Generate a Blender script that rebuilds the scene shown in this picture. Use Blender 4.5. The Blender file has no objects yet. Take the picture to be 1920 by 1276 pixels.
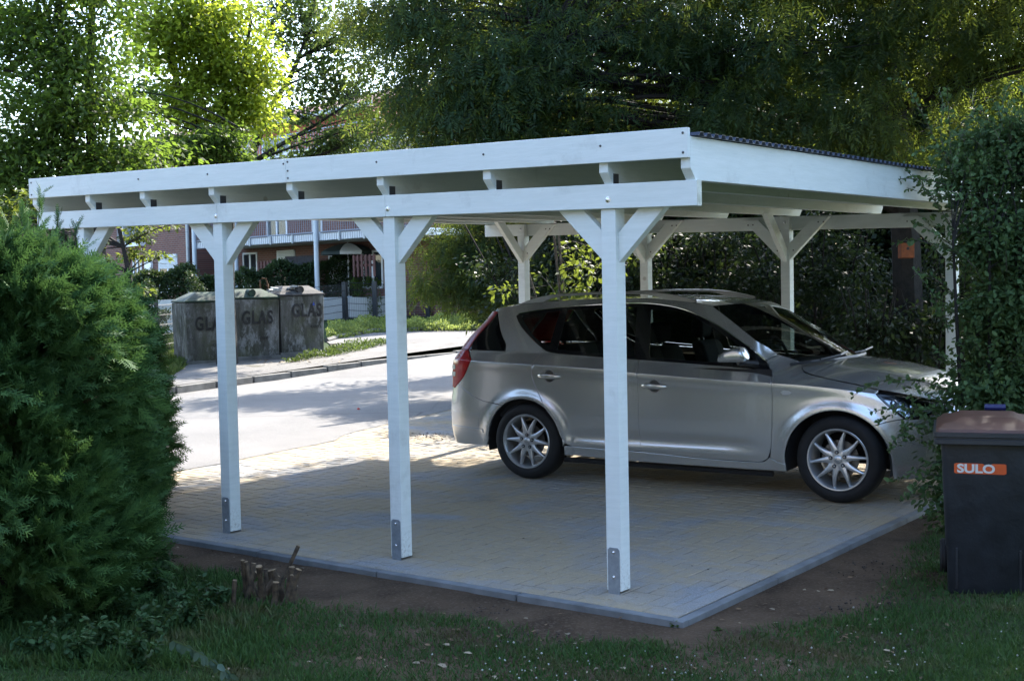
import bpy, math, random
import numpy as np
from mathutils import Matrix, Vector
from mathutils.geometry import delaunay_2d_cdt
random.seed(7); RNG = np.random.default_rng(11)
scene = bpy.context.scene
COL = scene.collection
# ------------------------------------------------------------------ camera
CP = dict(yaw=.6452, pitch=-.0462, roll=-.0203, f=2367.0)
CAM = np.array([3.479, -5.5276, 1.6345])
_cy, _sy = math.cos(CP['yaw']), math.sin(CP['yaw'])
FW = np.array([-_sy*math.cos(CP['pitch']), _cy*math.cos(CP['pitch']), math.sin(CP['pitch'])])
_rt = np.array([_cy, _sy, 0.]); _up = np.cross(_rt, FW)
_c, _s = math.cos(CP['roll']), math.sin(CP['roll'])
RT = _c*_rt + _s*_up; UP = -_s*_rt + _c*_up
cd = bpy.data.cameras.new('camera'); cam = bpy.data.objects.new('camera', cd); COL.objects.link(cam)
cd.sensor_width = 36; cd.lens = 36*CP['f']/1920; cd.clip_start = .1; cd.clip_end = 600
cam.matrix_world = Matrix(((RT[0], UP[0], -FW[0], CAM[0]), (RT[1], UP[1], -FW[1], CAM[1]), (RT[2], UP[2], -FW[2], CAM[2]), (0, 0, 0, 1)))
scene.camera = cam
# ------------------------------------------------------------------ sky, sun, exposure
SUN = np.array([-.21, 1.15, 1.0]); SUN /= np.linalg.norm(SUN)
w = bpy.data.worlds.new('World'); scene.world = w; w.use_nodes = True
wn = w.node_tree; bg = wn.nodes['Background']
sk = wn.nodes.new('ShaderNodeTexSky'); sk.sky_type = 'NISHITA'; sk.sun_disc = False
sk.sun_elevation = math.asin(SUN[2]); sk.sun_rotation = math.atan2(SUN[0], SUN[1])
sk.air_density = 1.0; sk.dust_density = .9; sk.ozone_density = .9
wn.links.new(sk.outputs[0], bg.inputs[0]); bg.inputs[1].default_value = .15
sd = bpy.data.lights.new('sun', 'SUN'); sd.energy = 3.2; sd.angle = math.radians(.55); sd.color = (1, .93, .82)
so = bpy.data.objects.new('sun', sd); COL.objects.link(so)
so.rotation_euler = Vector(SUN).to_track_quat('Z', 'Y').to_euler(); so.location = (0, 0, 30)
scene.view_settings.view_transform = 'Standard'; scene.view_settings.look = 'None'
scene.view_settings.exposure = 2.5; scene.view_settings.gamma = 1.0; scene.view_settings.use_curve_mapping = False
scene.cycles.max_bounces = 10; scene.cycles.transparent_max_bounces = 16
scene.cycles.use_denoising = True

# ------------------------------------------------------------------ helpers
def ray(u, v): return FW + RT*(u-960)/CP['f'] - UP*(v-638)/CP['f']
def at(u, v, z=None, D=None, y=None):        # where a sight line meets a height, a depth or a plane
    d = ray(u, v)
    t = D if D is not None else ((z-CAM[2])/d[2] if z is not None else (y-CAM[1])/d[1])
    return CAM + t*d
def depth(x, y): return (np.asarray(x)-CAM[0])*FW[0] + (np.asarray(y)-CAM[1])*FW[1]
def gz(x, y):                                # the far ground rises gently beyond the street
    return .12 + .035*max(0., float(depth(x, y))-22)
def onground(u, v):
    z = .2
    for _ in range(12):
        p = at(u, v, z=z); z = .5*z+.5*gz(p[0], p[1])
    return p
def tag(o, label=None, cat=None, group=None, kind=None):
    if label: o['label'] = label
    if cat: o['category'] = cat
    if group: o['group'] = group
    if kind: o['kind'] = kind
    return o
def empty(name, loc=(0, 0, 0), rz=0, **k):
    o = bpy.data.objects.new(name, None); COL.objects.link(o); o.location = tuple(map(float, loc)); o.rotation_euler[2] = rz
    o.empty_display_size = .1
    return tag(o, **k)
def mesh(name, V, F, mats=None, smooth=False):
    me = bpy.data.meshes.new(name)
    V = np.asarray(V, dtype=np.float32).reshape(-1, 3)
    if isinstance(F, np.ndarray) and F.ndim == 2:
        n, k = F.shape
        me.vertices.add(len(V)); me.vertices.foreach_set('co', V.ravel())
        me.loops.add(n*k); me.loops.foreach_set('vertex_index', F.astype(np.int32).ravel())
        me.polygons.add(n); me.polygons.foreach_set('loop_start', np.arange(0, n*k, k, dtype=np.int32))
        me.update(calc_edges=True)
    else:
        me.from_pydata([tuple(map(float, v)) for v in V], [], [list(map(int, f)) for f in F]); me.update()
    if mats is not None: me.materials.append(mats)
    if smooth: me.polygons.foreach_set('use_smooth', np.ones(len(me.polygons), dtype=bool))
    return me
def put(name, me, parent=None, loc=None, rot=None):
    o = bpy.data.objects.new(name, me); COL.objects.link(o)
    if parent is not None: o.parent = parent
    if loc is not None: o.location = tuple(map(float, loc))
    if rot is not None: o.rotation_euler = rot
    return o
class MB:                                    # collects solids, links them as one mesh
    def __init__(s): s.v = []; s.f = []
    def add(s, V, F):
        b = len(s.v); s.v += [tuple(map(float, p)) for p in V]; s.f += [[i+b for i in f] for f in F]; return s
    def box(s, a, b, ax=None, o=(0, 0, 0), bev=0):
        V = [(x, y, z) for x in (a[0], b[0]) for y in (a[1], b[1]) for z in (a[2], b[2])]
        F = [(0, 1, 3, 2), (4, 6, 7, 5), (0, 4, 5, 1), (2, 3, 7, 6), (0, 2, 6, 4), (1, 5, 7, 3)]
        if ax is not None: V = [np.array(o)+ax[0]*p[0]+ax[1]*p[1]+ax[2]*p[2] for p in V]
        return s.add(V, F)
    def prism(s, poly, fn, t0, t1):          # poly [(a,b)], fn(a,b,t)->xyz
        n = len(poly)
        V = [fn(a, b, t0) for a, b in poly]+[fn(a, b, t1) for a, b in poly]
        F = [list(range(n))[::-1], list(range(n, 2*n))]+[[i, (i+1) % n, n+(i+1) % n, n+i] for i in range(n)]
        return s.add(V, F)
    def tube(s, P, r, n=6, cap=True):
        P = [np.array(p, float) for p in P]; m = len(P)
        if np.isscalar(r): r = [r]*m
        V = []; ref = np.array([0, 0, 1.])
        for i in range(m):
            t = P[min(i+1, m-1)]-P[max(i-1, 0)]; t = t/(np.linalg.norm(t)+1e-9)
            a = np.cross(t, ref if abs(t[2]) < .95 else np.array([1., 0, 0])); a /= np.linalg.norm(a); b = np.cross(t, a)
            for k in range(n):
                q = 2*math.pi*k/n; V.append(P[i]+(a*math.cos(q)+b*math.sin(q))*r[i])
        F = [[i*n+k, i*n+(k+1) % n, (i+1)*n+(k+1) % n, (i+1)*n+k] for i in range(m-1) for k in range(n)]
        if cap: F += [list(range(n))[::-1], [(m-1)*n+k for k in range(n)]]
        return s.add(V, F)
    def lathe(s, prof, c=(0, 0, 0), ax='z', n=24, a0=0, a1=2*math.pi):   # prof [(r,h)]
        full = abs(a1-a0-2*math.pi) < 1e-6; N = n if full else n+1; m = len(prof); V = []
        for k in range(N):
            q = a0+(a1-a0)*k/n
            for r, h in prof:
                x, y = r*math.cos(q), r*math.sin(q)
                p = (x, y, h) if ax == 'z' else ((x, h, y) if ax == 'y' else (h, x, y))
                V.append(np.array(c)+p)
        F = [[k*m+i, ((k+1) % N)*m+i, ((k+1) % N)*m+i+1, k*m+i+1] for k in range(n) for i in range(m-1)]
        return s.add(V, F)
    def grid(s, fn, nu, nv):
        V = [fn(i/nu, j/nv) for i in range(nu+1) for j in range(nv+1)]
        return s.add(V, [[i*(nv+1)+j, (i+1)*(nv+1)+j, (i+1)*(nv+1)+j+1, i*(nv+1)+j+1] for i in range(nu) for j in range(nv)])
    def build(s, name, m, parent=None, smooth=False, bevel=0, seg=2, loc=None, fix=False):
        V = np.array(s.v)
        if parent is not None and loc is None:
            q = parent; 
            while q is not None: V = V-np.array(q.location); q = q.parent
        me = mesh(name, V, s.f, m, smooth)
        o = put(name, me, parent, loc)
        if fix:
            import bmesh
            bm = bmesh.new(); bm.from_mesh(me); bmesh.ops.recalc_face_normals(bm, faces=bm.faces); bm.to_mesh(me); bm.free()
        if bevel:
            b = o.modifiers.new('bevel', 'BEVEL'); b.width = bevel; b.segments = seg; b.limit_method = 'ANGLE'; b.angle_limit = math.radians(35)
            if smooth is False: me.polygons.foreach_set('use_smooth', np.ones(len(me.polygons), dtype=bool)); b.harden_normals = True
        elif smooth: 
            me.set_sharp_from_angle(angle=math.radians(38))
        return o
# ------------------------------------------------------------------ materials
class NT:
    def __init__(s, name):
        s.m = bpy.data.materials.new(name); s.m.use_nodes = True; s.t = s.m.node_tree; s.p = s.t.nodes['Principled BSDF']; s.out = s.t.nodes['Material Output']
        s.pos = None
    def n(s, typ, ins=None, **at_):
        x = s.t.nodes.new('ShaderNode'+typ)
        for k, v in at_.items(): setattr(x, k, v)
        for k, v in (ins or {}).items():
            if isinstance(v, bpy.types.NodeSocket): s.t.links.new(v, x.inputs[k])
            else: x.inputs[k].default_value = v
        return x
    def l(s, a, b): s.t.links.new(a, b)
    def P(s, sc=(1, 1, 1), rz=0):
        if s.pos is None: s.pos = s.n('NewGeometry').outputs['Position']
        return s.n('Mapping', {'Vector': s.pos, 'Scale': sc, 'Rotation': (0, 0, rz)}).outputs[0]
    def noise(s, scale, detail=4, rough=.55, sc=(1, 1, 1), rz=0, lo=.35, hi=.65, dist=0):
        x = s.n('TexNoise', {'Vector': s.P(sc, rz), 'Scale': scale, 'Detail': detail, 'Roughness': rough, 'Distortion': dist})
        return s.n('MapRange', {0: x.outputs[0], 1: lo, 2: hi}, clamp=True).outputs[0]
    def mix(s, f, a, b, blend='MIX'):
        x = s.n('Mix', data_type='RGBA', blend_type=blend)
        for i, v in ((0, f), (6, a), (7, b)):
            if isinstance(v, bpy.types.NodeSocket): s.l(v, x.inputs[i])
            else: x.inputs[i].default_value = v if i == 0 else ((*v, 1) if len(v) == 3 else v)
        return x.outputs[2]
    def mul(s, a, b, op='MULTIPLY'):
        x = s.n('Math', operation=op)
        for i, v in ((0, a), (1, b)):
            if isinstance(v, bpy.types.NodeSocket): s.l(v, x.inputs[i])
            else: x.inputs[i].default_value = v
        return x.outputs[0]
    def bump(s, h, strength=.3, dist=.01):
        b = s.n('Bump', {'Height': h, 'Strength': strength, 'Distance': dist}); s.l(b.outputs[0], s.p.inputs['Normal']); return b.outputs[0]
    def set(s, col=None, rough=None, metal=None, spec=None, coat=None, coatr=None):
        for k, v in (('Base Color', col), ('Roughness', rough), ('Metallic', metal), ('Specular IOR Level', spec), ('Coat Weight', coat), ('Coat Roughness', coatr)):
            if v is None: continue
            if isinstance(v, bpy.types.NodeSocket): s.l(v, s.p.inputs[k])
            elif k == 'Base Color': s.p.inputs[k].default_value = (*v, 1)
            else: s.p.inputs[k].default_value = v
        return s.m
def simple(name, col, rough=.6, metal=0, var=.15, scale=6, bump=0, bscale=60, coat=0, spec=None):
    t = NT(name); c2 = tuple(x*(1-var*2) for x in col)
    c = t.mix(t.noise(scale), c2, col) if var else col
    if bump: t.bump(t.noise(bscale, 3, lo=.2, hi=.8), bump, .005)
    return t.set(c, rough, metal, spec, coat)
def leafmat(name, dark, light, trans, tw=.4, rough=.5, big=1.2):
    t = NT(name)
    r = t.n('NewGeometry').outputs['Random Per Island']
    c = t.mix(r, dark, light); c = t.mix(t.mul(t.noise(big, 3), .45), c, tuple(x*.6 for x in dark))
    t.set(c, max(rough, .55), spec=.2)
    tc = t.mix(r, tuple(x*.75 for x in trans), trans)
    tr = t.n('BsdfTranslucent', {'Color': tc}); mx = t.n('MixShader', {0: tw, 1: t.p.outputs[0], 2: tr.outputs[0]})
    t.l(mx.outputs[0], t.out.inputs[0]); return t.m
def glassmat(name, tint, rough=0.0, ior=1.5):
    t = NT(name); t.t.nodes.remove(t.p)
    tr = t.n('BsdfTransparent', {'Color': (*tint, 1)}); g = t.n('BsdfGlossy', {'Color': (1, 1, 1, 1), 'Roughness': rough})
    fr = t.n('Fresnel', {'IOR': ior}); mx = t.n('MixShader', {0: fr.outputs[0], 1: tr.outputs[0], 2: g.outputs[0]})
    t.l(mx.outputs[0], t.out.inputs[0]); return t.m

def m_whitewood():
    t = NT('white_painted_wood')
    st = t.noise(3.0, 6, .6, sc=(1, 1, 12), lo=.3, hi=.75)
    g = t.noise(9, 5, .65, sc=(1, 1, 9), lo=.25, hi=.8)
    blot = t.noise(3.4, 5, .7, lo=.58, hi=.78)
    c = t.mix(st, (.66, .71, .69), (.75, .79, .775)); c = t.mix(t.mul(g, .24), c, (.46, .50, .47)); c = t.mix(t.mul(blot, .5), c, (.36, .37, .35))
    kn = t.n('TexVoronoi', {'Vector': t.P((1, 1, 1)), 'Scale': 2.3}); k_ = t.n('MapRange', {0: kn.outputs['Distance'], 1: .035, 2: .06, 3: .55, 4: 0}, clamp=True).outputs[0]; c = t.mix(k_, c, (.30, .27, .22))
    sp = t.n('SeparateXYZ', {0: t.pos}); z_ = t.n('MapRange', {0: sp.outputs[2], 1: .0, 2: .22, 3: 1, 4: 0}, clamp=True).outputs[0]; c = t.mix(t.mul(t.mul(z_, t.noise(60, 4, .7, lo=.5, hi=.72)), .75), c, (.17, .14, .11))
    t.bump(g, .2, .003); return t.set(c, .62, spec=.3)
W_WOOD = m_whitewood()
def m_endgrain():
    t = NT('weathered_end_grain'); c = t.mix(t.noise(25, 5), (.45, .46, .36), (.72, .72, .64)); return t.set(c, .75)
ENDG = m_endgrain()
GALV = simple('galvanised_steel', (.30, .34, .38), .5, .45, .12, 30, .1, 90)
BOLT = simple('bright_bolt', (.75, .76, .78), .22, 1, 0)
SCREW = simple('screw_head', (.12, .12, .12), .5, .6, 0)
DARKP = simple('black_plastic', (.018, .018, .02), .45, 0, .1, 20)
RUBBER = simple('tyre_rubber', (.009, .009, .010), .75, 0, .25, 14, .1, 120)
def m_paver(name, tint=1.0):
    t = NT(name)
    r = t.n('NewGeometry').outputs['Random Per Island']
    oi = t.n('ObjectInfo').outputs['Random']
    g = t.mix(r, (.145*tint, .148*tint, .150*tint), (.22*tint, .222*tint, .220*tint)); g = t.mix(t.mul(oi, .35), g, (.30*tint, .31*tint, .32*tint))
    g = t.mix(t.noise(120, 2, lo=.4, hi=.7), g, (.33*tint, .33*tint, .33*tint))
    sand = t.mix(t.noise(160, 2), (.285, .225, .145), (.385, .31, .205))
    mask = t.noise(1.1, 6, .62, lo=.36, hi=.55, dist=.6); stn = t.mul(t.noise(.9, 5, .7, lo=.60, hi=.72), .45)
    fine = t.noise(14, 5, .7, lo=.15, hi=.48)
    mk = t.mul(t.mul(mask, .97), t.mul(fine, .97))
    c = t.mix(mk, g, sand); c = t.mix(t.mul(t.noise(40, 3, .7, lo=.66, hi=.74), .7), c, (.10, .08, .06)); c = t.mix(stn, c, (.10, .098, .095))
    t.bump(t.noise(220, 3, lo=.2, hi=.8), .35, .002); return t.set(c, .88, spec=.25)
PAVER = m_paver('concrete_paver'); EDGE = simple('concrete_edging', (.19, .20, .205), .9, 0, .2, 5, .3, 80)
def m_sand():
    t = NT('joint_sand'); c = t.mix(t.noise(3, 5, .6, sc=(1, 1, 1), lo=.38, hi=.58), (.15, .13, .11), (.32, .275, .20))
    t.bump(t.noise(200, 3, lo=.2, hi=.8), .5, .003); return t.set(c, .95, spec=.1)
SANDM = m_sand()
def m_asphalt():
    t = NT('asphalt')
    c = t.mix(t.noise(.5, 5, .65), (.095, .092, .090), (.160, .153, .147)); pv = t.n('TexVoronoi', {'Vector': t.P((1, .35, 1)), 'Scale': .4}); pk = t.n('MapRange', {0: pv.outputs['Color'], 1: .68, 2: .70}, clamp=True).outputs[0]; c = t.mix(t.mul(pk, .35), c, (.085, .083, .082)); c = t.mix(t.mul(t.noise(5, 6, .75, lo=.5, hi=.75), .35), c, (.17, .16, .15)); c = t.mix(t.noise(150, 2, lo=.45, hi=.7), c, (.24, .235, .23))
    cr = t.n('TexVoronoi', {'Vector': t.P(), 'Scale': .35}, feature='DISTANCE_TO_EDGE'); k = t.n('MapRange', {0: cr.outputs['Distance'], 1: 0.0, 2: .012, 3: .7, 4: 0}, clamp=True).outputs[0]
    c = t.mix(t.mul(k, t.noise(.3, 2, lo=.5, hi=.6)), c, (.04, .04, .04))
    t.bump(t.noise(180, 3, lo=.2, hi=.8), .5, .004); return t.set(c, .9, spec=.3)
ASPH = m_asphalt()
def m_walk():
    t = NT('footway_tarmac'); c = t.mix(t.noise(.8, 5), (.105, .10, .095), (.16, .152, .145)); c = t.mix(t.noise(100, 2, lo=.5, hi=.7), c, (.22, .21, .20))
    c = t.mix(t.mul(t.noise(2.2, 6, .7, lo=.58, hi=.66), .7), c, (.06, .055, .03)); t.bump(t.noise(120, 3, lo=.2, hi=.8), .4, .004); return t.set(c, .92, spec=.25)
WALK = m_walk()
def m_soil():
    t = NT('garden_soil'); c = t.mix(t.noise(2.2, 6, .65), (.050, .031, .018), (.118, .077, .047)); c = t.mix(t.noise(60, 3, lo=.5, hi=.8), c, (.15, .11, .08))
    # beyond the worked strip round the paving the same ground carries short turf
    sp = t.n('SeparateXYZ', {0: t.pos}); mr = lambda v, a_, b_: t.n('MapRange', {0: v, 1: a_, 2: b_}, clamp=True).outputs[0]
    gm = t.mul(t.mul(mr(sp.outputs[0], 1.2, 1.8), mr(sp.outputs[1], -1.5, -2.1), 'MAXIMUM'), mr(sp.outputs[0], -14.0, -15.5), 'MAXIMUM'); gm = t.mul(gm, mr(sp.outputs[1], 9.0, 11.0), 'MAXIMUM')
    grs = t.mix(t.noise(1.3, 6, .7), (.020, .038, .012), (.045, .070, .020)); grs = t.mix(t.noise(25, 4, .7), grs, (.028, .046, .014)); c = t.mix(gm, c, grs)
    a = t.noise(9, 6, .7, lo=.2, hi=.8); b = t.noise(70, 4, .7, lo=.2, hi=.8)
    t.bump(t.mul(a, t.mul(b, .35), 'ADD'), .9, .02); return t.set(c, .95, spec=.15)
SOIL = m_soil()
BARK = simple('dark_bark', (.020, .017, .014), .9, 0, .3, 14, .6, 40)
BARKG = simple('grey_bark', (.10, .088, .072), .85, 0, .3, 14, .5, 40)
# ------------------------------------------------------------------ GROUND
def gh(x, y):
    d = float(depth(x, y))
    if d > 20: z = gz(x, y)-.02
    else: z = -.03
    # the garden lies a little below the paving; under the paving and the street it stays lower
    garden = -.034
    k = min(1, max(0, (x+4.6)/1.0))
    if d <= 20: z = (-.12)*(1-k)+garden*k
    if -6.5 < x < .5 and -.2 < y < 7.5: z = -.14
    return z
def terrain():
    xs = np.unique(np.concatenate([np.arange(-160, -34, 9.), np.arange(-34, -7, 1.5), np.arange(-7, 5, .25), np.arange(5, 22, 2.), np.arange(22, 120, 14.)]))
    ys = np.unique(np.concatenate([np.arange(-60, -8, 8.), np.arange(-8, 8.01, .25), np.arange(8, 44, 1.5), np.arange(44, 200, 12.)]))
    V = []; 
    for x in xs:
        for y in ys:
            z = gh(x, y)
            # street corridor
            e = kerb_x(y)
            if x < -5 and x > e-1.7 and y < 32: z = sz(x, y)-.10
            bump = .012*math.sin(x*3.1+y*1.7)+.009*math.sin(x*7.3-y*5.1) if x > -4 and depth(x, y) < 12 and not(-6.5 < x < .6 and -.3 < y < 7.5) else 0
            V.append((x, y, z+bump))
    n = len(ys)
    F = np.array([[i*n+j, (i+1)*n+j, (i+1)*n+j+1, i*n+j+1] for i in range(len(xs)-1) for j in range(n-1)])
    return put('ground', mesh('ground', V, F, SOIL, True))
def sz(x, y): return gz(x, y)-.12            # height of the carriageway
def onstreet(u, v):
    z = .05
    for _ in range(14):
        p = at(u, v, z=z); z = .5*z+.5*sz(p[0], p[1])
    return p
_k = [onstreet(u, v) for u, v in ((320, 740), (500, 715), (720, 681), (850, 663))]
_e = _k[3]+(_k[3]-_k[2])*1.2
KERB = [(-10.6, -16), (-11.1, -6), (-11.7, 1)]+[(q[0], q[1]) for q in _k]+[(_e[0], _e[1]), (_e[0]-3.5, _e[1]+6), (_e[0]-8, _e[1]+14)]
def kerb_x(y): return float(np.interp(y, [k[1] for k in KERB], [k[0] for k in KERB]))
PE = [(-16, -5.3), (-3, -5.35), (0, -5.5), (1.4, -5.68), (2.2, -5.75), (3.76, -5.98), (4.6, -6.35), (5.4, -6.6), (7.2, -7.0), (9, -7.2), (14, -8.4), (23, -11.5), (30, -14)]
def pave_x(y): return float(np.interp(y, [k[0] for k in PE], [k[1] for k in PE]))
g = terrain(); tag(g, kind='structure')
# asphalt street
ys = np.arange(-16, 30.1, .35); V = []; NN = 8
for y in ys:
    a = pave_x(y)+.035*math.sin(y*5.3)*math.sin(y*1.9)+.02*math.sin(y*13.); b = kerb_x(y)-.02
    for k in range(NN+1):
        t_ = k/NN; x_ = a+(b-a)*t_; V.append((x_, y, .004+sz(x_, y)+.04*t_*(1-t_)))
F = np.array([[i*(NN+1)+k, (i+1)*(NN+1)+k, (i+1)*(NN+1)+k+1, i*(NN+1)+k+1][::-1] for i in range(len(ys)-1) for k in range(NN)])
tag(put('road', mesh('road', V, F, ASPH, True)), kind='structure')
# footway beyond the street with its kerbstones
bed = [onground(u, v) for u, v in ((612, 640), (640, 632), (700, 622), (800, 619), (900, 619), (1000, 617), (1300, 612))]
def back_x(y):
    if y < 12: return kerb_x(y)-3.4
    return None
fr = onground(338, 683); fl = onground(612, 657)
KM = simple('kerb_concrete', (.15, .145, .135), .92, 0, .25, 4, .5, 60)
wv = []; 
outer = [(-14.6, -16), (-15.2, 0), (-15.9, 6.2), (fr[0]+.15, fr[1]-1.2), (fr[0]+.25, fr[1]+.2), (fl[0]+.25, fl[1]+.2)]+[(b[0], b[1]) for b in bed]+[(-20, 31)]
inner = [(kerb_x(y)-.13, y) for y in (-16, 0, 5.2, 8.0, 9.3, 10.6, 12, 13.3, 14.6, 16, 18, 20, 23, 30)]
m_ = len(outer)
inner = inner[:m_] if len(inner) >= m_ else inner+[(-20-.1*k, 30+k) for k in range(m_-len(inner))]
for (a, b) in zip(inner, outer):
    for k in range(11):
        t_ = k/10; x = a[0]+(b[0]-a[0])*t_; y = a[1]+(b[1]-a[1])*t_; wv.append((x, y, gz(x, y)+.002))
F = np.array([[i*11+k, (i+1)*11+k, (i+1)*11+k+1, i*11+k+1][::-1] for i in range(m_-1) for k in range(10)])
foot = tag(put('pavement', mesh('pavement', wv, F, WALK, True)), kind='structure')
y = -2.0; kn = 0
while y < 24:
    L = .98; x0, x1 = kerb_x(y), kerb_x(y+1); d = np.array([x1-x0, 1., 0]); d /= np.linalg.norm(d); nrm = np.array([d[1], -d[0], 0])
    drop = 0 if y < 11.6 else min(.07, (y-11.6)*.03)
    b = MB(); b.box((0, -.13, -.1+sz(x0, y)), (L, 0, sz(x0, y)+.12-drop+random.uniform(-.004, .004)), (d, nrm, np.array([0, 0, 1.])), (x0, y, 0))
    b.build('kerbstone', KM, foot, bevel=.012, seg=1)
    y += 1.0; kn += 1
# ------------------------------------------------------------------ DRIVEWAY of pavers
drive = tag(empty('driveway', (-2.5, 3, 0)), kind='structure'); drive['kind'] = 'structure'
XR, YN = .465, -.235
bm_ = MB(); bm_.grid(lambda a, b: (-7.6+(XR+7.6)*a, YN+(9.5-YN)*b, -.0035), 40, 40); 
bm_.build('joint_sand', SANDM, drive)
pav = []
for i in range(-90, 60):
    for j in range(-90, 90):
        for (ox, oy, w_, h_) in ((0, 0, 2, 1), (0, 1, 1, 2)):
            # lattice (1,1),(-2,2)
            cx = (i-2*j+ox)*.1; cyy = (i+2*j+oy)*.1
            x0, y0, x1, y1 = cx-3.0, cyy+3.0, cx-3.0+w_*.1, cyy+3.0+h_*.1
            if x1 > XR-.1 and x0 < XR-.1: x1 = XR-.1
            if y0 < YN+.1 and y1 > YN+.1: y0 = YN+.1
            if x0 >= XR-.1-.02 or y1 <= YN+.1+.02 or y0 > 8.6: continue
            if x1-x0 < .03 or y1-y0 < .03: continue
            if x0 < pave_x((y0+y1)/2)-.35: continue
            pav.append((x0, y0, x1, y1))
x = XR
while x > -6.6: pav.append((x-.2, YN, x, YN+.1)); x -= .2      # border courses
yy = YN+.1
while yy < 8.6: pav.append((XR-.1, yy, XR, yy+.2)); yy += .2
pav = sorted(set((round(a, 4), round(b, 4), round(c, 4), round(d, 4)) for a, b, c, d in pav))
def vis(p):
    c = np.array([(p[0]+p[2])/2, (p[1]+p[3])/2, 0])-CAM; D = c@FW
    u = 960+CP['f']*(c@RT)/D; v = 638-CP['f']*(c@UP)/D
    return (D if (300 < u < 1740 and v < 1180) else 99+D)
pav.sort(key=vis)
G_ = .0035
def paver_geo(w_, h_, T=.06, bv=.004):
    a, b = w_/2-G_, h_/2-G_
    V = [(-a, -b, -T), (a, -b, -T), (a, b, -T), (-a, b, -T), (-a, -b, -bv), (a, -b, -bv), (a, b, -bv), (-a, b, -bv), (-a+bv, -b+bv, 0), (a-bv, -b+bv, 0), (a-bv, b-bv, 0), (-a+bv, b-bv, 0)]
    F = [(0, 1, 5, 4), (1, 2, 6, 5), (2, 3, 7, 6), (3, 0, 4, 7), (4, 5, 9, 8), (5, 6, 10, 9), (6, 7, 11, 10), (7, 4, 8, 11), (8, 9, 10, 11)]
    return V, F
cache = {}; rest = MB()
for k, (a, b, c, d) in enumerate(pav):
    key = (round(c-a, 3), round(d-b, 3)); dz = random.uniform(-.0022, .0016); tx, ty = random.uniform(-.006, .006), random.uniform(-.006, .006)
    if k < 300:
        if key not in cache: cache[key] = mesh('paver', *paver_geo(*key), PAVER)
        o = put('paver', cache[key], drive, np.array([(a+c)/2, (b+d)/2, dz])-np.array(drive.location)); o.rotation_euler = (tx, ty, random.uniform(-.004, .004))
    else:
        V, F = paver_geo(*key); rest.add([(v[0]+(a+c)/2, v[1]+(b+d)/2, v[2]+dz+v[0]*ty+v[1]*tx) for v in V], F)
tag(rest.build('far_pavers', PAVER, drive), kind='stuff')
x = .53
while x > -6.5:
    b = MB(); b.box((x-.995, YN-.06, -.2), (x-.003, YN-.003, -.002+random.uniform(-.003, .003))); b.build('edging_stone', EDGE, drive, bevel=.005, seg=1); x -= 1.0
y = YN-.0
while y < 8.6:
    b = MB(); b.box((XR+.003, y, -.2), (XR+.06, y+.995, -.002+random.uniform(-.003, .003))); b.build('edging_stone', EDGE, drive, bevel=.005, seg=1); y += 1.0
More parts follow.
